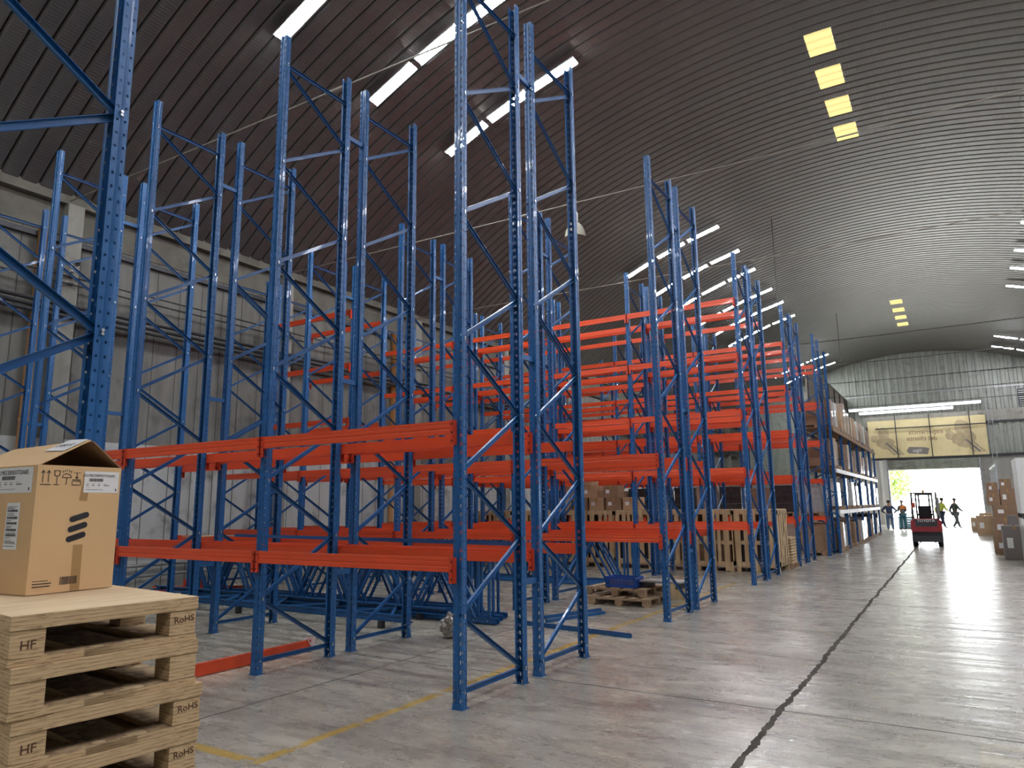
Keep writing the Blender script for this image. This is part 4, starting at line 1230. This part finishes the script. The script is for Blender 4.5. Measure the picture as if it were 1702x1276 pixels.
mb.build('sides', t); MB().box(.03, .57, .03, .37, .0, .30, WRAPK).build('contents', t)
n_ = MB(); pts = [(-4.65 + .5 * math.sin(i * .5) * .3 + i * .03, 12.5 + .25 * math.cos(i * .6), .008) for i in range(16)]; n_.tube(pts, .006, INK, 6)
tag(n_.build('power_cord'), 'black cable trailing on the floor beside the old pallets', 'cable')
for (x, y) in ((-3.25, 11.55), (-3.0, 12.0)):
    pass

# ================================================================== FOREGROUND PALLET PILE AND CARTON
PZ = .16; NP = 9; PW, PDp = .628, .92
ply = {}


def ply_pallet(name_i, z, dx, dy, rz, ztop, stamps):
    t = thing('plywood_pallet', None, 'pallet', (-2.556 + dx, 1.811 + dy, z), rz, 'plywood pallets piled in the foreground')
    # local: x from -PDp..0 , y from -PW..0  (origin = far aisle-side corner)
    mb = MB(); mb.box(-PDp, 0, -PW, 0, .112, .1585, PLYTOP if ztop else PLYEDGE); mb.build('deck', t)
    e = MB(); e.box(-PDp, .0008, -PW - .0008, .0008, .112, .1570, PLYEDGE); e.build('deck_edge', t)
    if True:
        for (y0_, y1_) in ((-PW + .003, -PW + .105), (-.105, -.003)):
            for (x0_, x1_) in ((-.11, -.0035), (-PDp / 2 - .05, -PDp / 2 + .05), (-PDp + .003, -PDp + .11)):
                MB().box(x0_, x1_, y0_, y1_, .0235, .1105, PLYEDGE).build('block', t)
    mb = MB(); mb.box(-PDp, 0, -PW, -PW + .14, 0, .022, PLYEDGE); mb.box(-PDp, 0, -.14, 0, 0, .022, PLYEDGE); mb.box(-PDp, 0, -.40, -.23, 0, .022, PLYEDGE); mb.box(-.10, 0, -PW + .14, -.14, 0, .0219, PLYEDGE); mb.build('bottom_boards', t)
    if stamps:
        mb = MB()
        text_into(mb, 'RoHS', .034, STAMP, facing_x(-.0027, -.050, .078, .06), bold=.0006)
        text_into(mb, 'HF', .040, STAMP, facing_x(-.0027, -PW + .055, .062, .0), bold=.0006)
        mb.build('stamp', t)
    return t


names_p = ['bottom', 'second from the bottom', 'third from the bottom', 'fourth from the bottom', 'fifth from the bottom', 'fourth from the top', 'third from the top', 'second from the top', 'top']
offs = [(0, 0, 0), (.01, .005, .01), (-.01, .0, -.01), (.012, .01, .01), (.0, .012, .0), (.020, .018, .015), (.024, .022, -.012), (.006, .006, .028), (0, 0, 0)]
BASEZ = 1.466 - NP * PZ
for i in range(NP):
    dx, dy, dr = offs[i]
    t = ply_pallet(i, BASEZ + i * PZ, dx, dy, -.112 + dr, i == NP - 1, i != 7)
    t['label'] = 'plywood pallet with striped edges, %s of the foreground pile%s' % (names_p[i], ', under the open carton' if i == NP - 1 else '')

# skid the pile stands on
tag(MB().box(-3.5, -2.64, 1.22, 1.80, 0, BASEZ - .0005, WOODP).build('floor_board'), 'thin board on the floor under the foreground pallet pile', 'board')

# open carton
t = thing('open_carton', 'large open brown carton with three slanted black bars, on the plywood pallets', 'carton', (-3.185, 1.480, 1.4675), math.radians(3.0))
bw_, bd_, bh_ = .58, .357, .520   # extends to -x by bw_, +y by bd_
th = .006
mb = MB()
mb.box(-th, 0, 0, bd_, 0, bh_, CARD); mb.box(-bw_, -bw_ + th, 0, bd_, 0, bh_, CARD)
mb.box(-bw_ + th, -th, 0, th, 0, bh_, CARD); mb.box(-bw_ + th, -th, bd_ - th, bd_, 0, bh_, CARD); mb.box(-bw_ + th, -th, th, bd_ - th, 0, th, CARD)
mb.build('carton_body', t)


def slab(mb, a, b_, c, d_, mat, th_=.005):
    a, b_, c, d_ = map(Vector, (a, b_, c, d_)); n = (b_ - a).cross(d_ - a).normalized() * th_
    mb.add([a, b_, c, d_, a - n, b_ - n, c - n, d_ - n], [(0, 1, 2, 3), (7, 6, 5, 4), (0, 4, 5, 1), (1, 5, 6, 2), (2, 6, 7, 3), (3, 7, 4, 0)], mat)


rid = (-.0, .205, .635)
mb = MB(); slab(mb, (0, .0, bh_), (.0, .205, .637), (-bw_, .190, .620), (-bw_, 0, bh_), CARD); mb.build('flap', t)
mb = MB(); slab(mb, (0, bd_, bh_), (-bw_, bd_, bh_), (-bw_ + .02, .200, .625), (.012, .212, .632), CARD_SHADED); mb.build('flap', t)
mb = MB(); slab(mb, (-bw_, 0, bh_), (-bw_, bd_, bh_), (-bw_ - .12, bd_, bh_ - .1), (-bw_ - .12, 0, bh_ - .1), CARD); mb.build('flap', t)
mb = MB(); slab(mb, (-.008, .012, bh_ - .01), (-.008, bd_ - .012, bh_ - .01), (-.10, bd_ - .02, bh_ - .09), (-.10, .02, bh_ - .09), CARD_SHADED); mb.build('flap', t)
# paper sheet on the sloping flap
fl = Vector((0, .205, .117)).normalized()
nrm = Vector((0, -fl.z, fl.y))
mb = MB()
p0 = Vector((-.02, .0, bh_)) + fl * .125 + nrm * .003
slab(mb, p0, p0 + Vector((0, 0, 0)) + fl * .115, p0 + fl * .125 + Vector((-.15, 0, 0)), p0 + fl * .015 + Vector((-.17, 0, 0)), PAPER, .0008); mb.build('paper_sheet', t)
Mt = Matrix.Translation(p0 + fl * .06 + Vector((-.085, 0, 0)) + nrm * .0015) @ Matrix(((1, 0, 0, 0), (0, fl.y, nrm.y, 0), (0, fl.z, nrm.z, 0), (0, 0, 0, 1)))
mb = MB(); text_into(mb, 'LANE 52', .034, INK, Mt, bold=.0006); mb.build('sheet_lettering', t)


def shipping_label(face, cu, cv, w_, h_, lines=True, tall=False):
    """face 'x' (+X side, u = y) or 'y' (-Y side, u = x)"""
    def F(u, v, o, roll=0.0):
        return facing_x(o, u, v, roll) if face == 'x' else facing_ny(u, -o, v, roll)
    pl = MB(); pl.add([(-w_ / 2, -h_ / 2, 0), (w_ / 2, -h_ / 2, 0), (w_ / 2, h_ / 2, 0), (-w_ / 2, h_ / 2, 0)], [(0, 1, 2, 3)], PAPER, F(cu, cv, .0012))
    lab = pl.build('shipping_label', t)
    ink = MB(); rn = random.Random(int(cu * 1000))
    M = F(cu, cv, .0020)

    def rect(x0, x1, y0, y1):
        ink.add([(x0, y0, 0), (x1, y0, 0), (x1, y1, 0), (x0, y1, 0)], [(0, 1, 2, 3)], INK, M)
    if not tall:
        text_into(ink, 'LELMECE80037720685', w_ * .098, INK, F(cu - w_ * .08, cv + h_ * .30, .0021))
        x = -w_ * .36
        while x < w_ * .02:
            q = rn.uniform(.0005, .0022); rect(x, x + q, h_ * .02, h_ * .17); x += q + rn.uniform(.0005, .0016)
        for i, x in enumerate((-.43, -.27, -.11, .06)):
            rect(w_ * x, w_ * (x + .07), -h_ * .09, -h_ * .075); rect(w_ * x, w_ * (x + .06 + .1 * (i == 3)), -h_ * .17, -h_ * .14)
        rect(-w_ * .43, -w_ * .33, -h_ * .26, -h_ * .25); rect(-w_ * .43, w_ * .05, -h_ * .36, -h_ * .345); rect(w_ * .41, w_ * .44, -h_ * .42, -h_ * .30)
    else:
        y = h_ * .42
        while y > -h_ * .46:
            if rn.random() < .3:
                x = -w_ * .40
                while x < w_ * .36:
                    q = rn.uniform(.0006, .0022); rect(x, x + q, y - .010, y); x += q + rn.uniform(.0005, .0018)
                y -= .016
            else:
                rect(-w_ * .42, -w_ * .42 + rn.uniform(.3, .8) * w_, y - .0018, y); y -= rn.uniform(.005, .011)
    ink.build('label_print', lab)


shipping_label('x', .270, .454, .155, .092)
shipping_label('y', -.165 + .0, .460, .27, .105)
shipping_label('y', -.150, .272, .10, .19, tall=True)
# printed marks on the +X face
mb = MB()
for k, (cu, cv) in enumerate(((.186, .305), (.182, .263), (.178, .222))):
    vs = []
    L_, r_ = .030, .0125
    for q in range(8): a = -math.pi / 2 + math.pi * q / 7; vs.append((L_ + r_ * math.cos(a), r_ * math.sin(a), 0))
    for q in range(8): a = math.pi / 2 + math.pi * q / 7; vs.append((-L_ + r_ * math.cos(a), r_ * math.sin(a), 0))
    mb.add(vs, [tuple(range(16))], INK, facing_x(.0013, cu, cv, math.radians(17)))
mb.build('three_bar_mark', t)
mb = MB()


def st(u0, v0, u1, v1, wd=.0028):
    d = Vector((u1 - u0, v1 - v0, 0)); n = Vector((-d.y, d.x, 0)).normalized() * wd / 2
    a, b_ = Vector((u0, v0, 0)), Vector((u1, v1, 0))
    mb.add([a - n, b_ - n, b_ + n, a + n], [(0, 1, 2, 3)], INK, facing_x(.0013, 0, 0))


v0, v1 = .440, .498
for u in (.022, .044):
    st(u, v0 + .008, u, v1); st(u, v1, u - .007, v1 - .012); st(u, v1, u + .007, v1 - .012)
st(.012, v0, .055, v0)
u = .078; st(u - .012, v1, u + .012, v1); st(u - .012, v1, u - .009, v1 - .022); st(u + .012, v1, u + .009, v1 - .022); st(u - .009, v1 - .022, u + .009, v1 - .022); st(u, v1 - .022, u, v0 + .002); st(u - .011, v0, u + .011, v0)
u = .118
for k in range(8):
    a, b2 = math.pi * k / 8, math.pi * (k + 1) / 8; st(u + .019 * math.cos(a), v1 - .028 + .016 * math.sin(a), u + .019 * math.cos(b2), v1 - .028 + .016 * math.sin(b2))
st(u - .019, v1 - .028, u + .019, v1 - .028); st(u, v1 - .028, u, v0 + .004); st(u, v0 + .004, u - .006, v0 + .002)
for k in range(5): st(u - .016 + k * .008, v1 - .008 + .004 * (2 - abs(k - 2)), u - .018 + k * .009, v1 + .002 + .002 * (2 - abs(k - 2)))
u = .160
for z_ in (v0, v0 + .016): st(u - .018, z_, u + .018, z_)
st(u - .018, v0, u - .018, v0 + .016); st(u + .018, v0, u + .018, v0 + .016); st(u - .018, v0 + .022, u + .018, v0 + .022)
st(u, v1 - .006, u, v0 + .028); st(u, v0 + .026, u - .006, v0 + .035); st(u, v0 + .026, u + .006, v0 + .035); st(u - .016, v1 - .006, u + .016, v1 - .006, .0015)
mb.build('handling_symbols', t); mb = MB()
rn = random.Random(2)
u = .130
while u < .200:
    q = rn.uniform(.0008, .003); st(u, .030, u, .062, q); u += q + rn.uniform(.001, .0025)
mb.build('barcode', t); mb = MB()
for k, (uu, LL) in enumerate(((.02, .06), (.02, .075), (.02, .07))): st(uu, .052 - k * .011, uu + LL, .052 - k * .011, .0035 if k else .002)
mb.build('printed_caption', t)
mb = MB(); mb.add([(.172, .0, 0), (.212, .0, 0), (.210, .190, 0), (.170, .190, 0)], [(0, 1, 2, 3)], TAPE, facing_x(.0008, 0, 0)); mb.build('tape', t)
mb = MB(); mb.add([(.178, .375, 0), (.212, .372, 0), (.222, .498, 0), (.192, .500, 0)], [(0, 1, 2, 3)], TAPE, facing_x(.0008, 0, 0)); mb.build('tape', t)
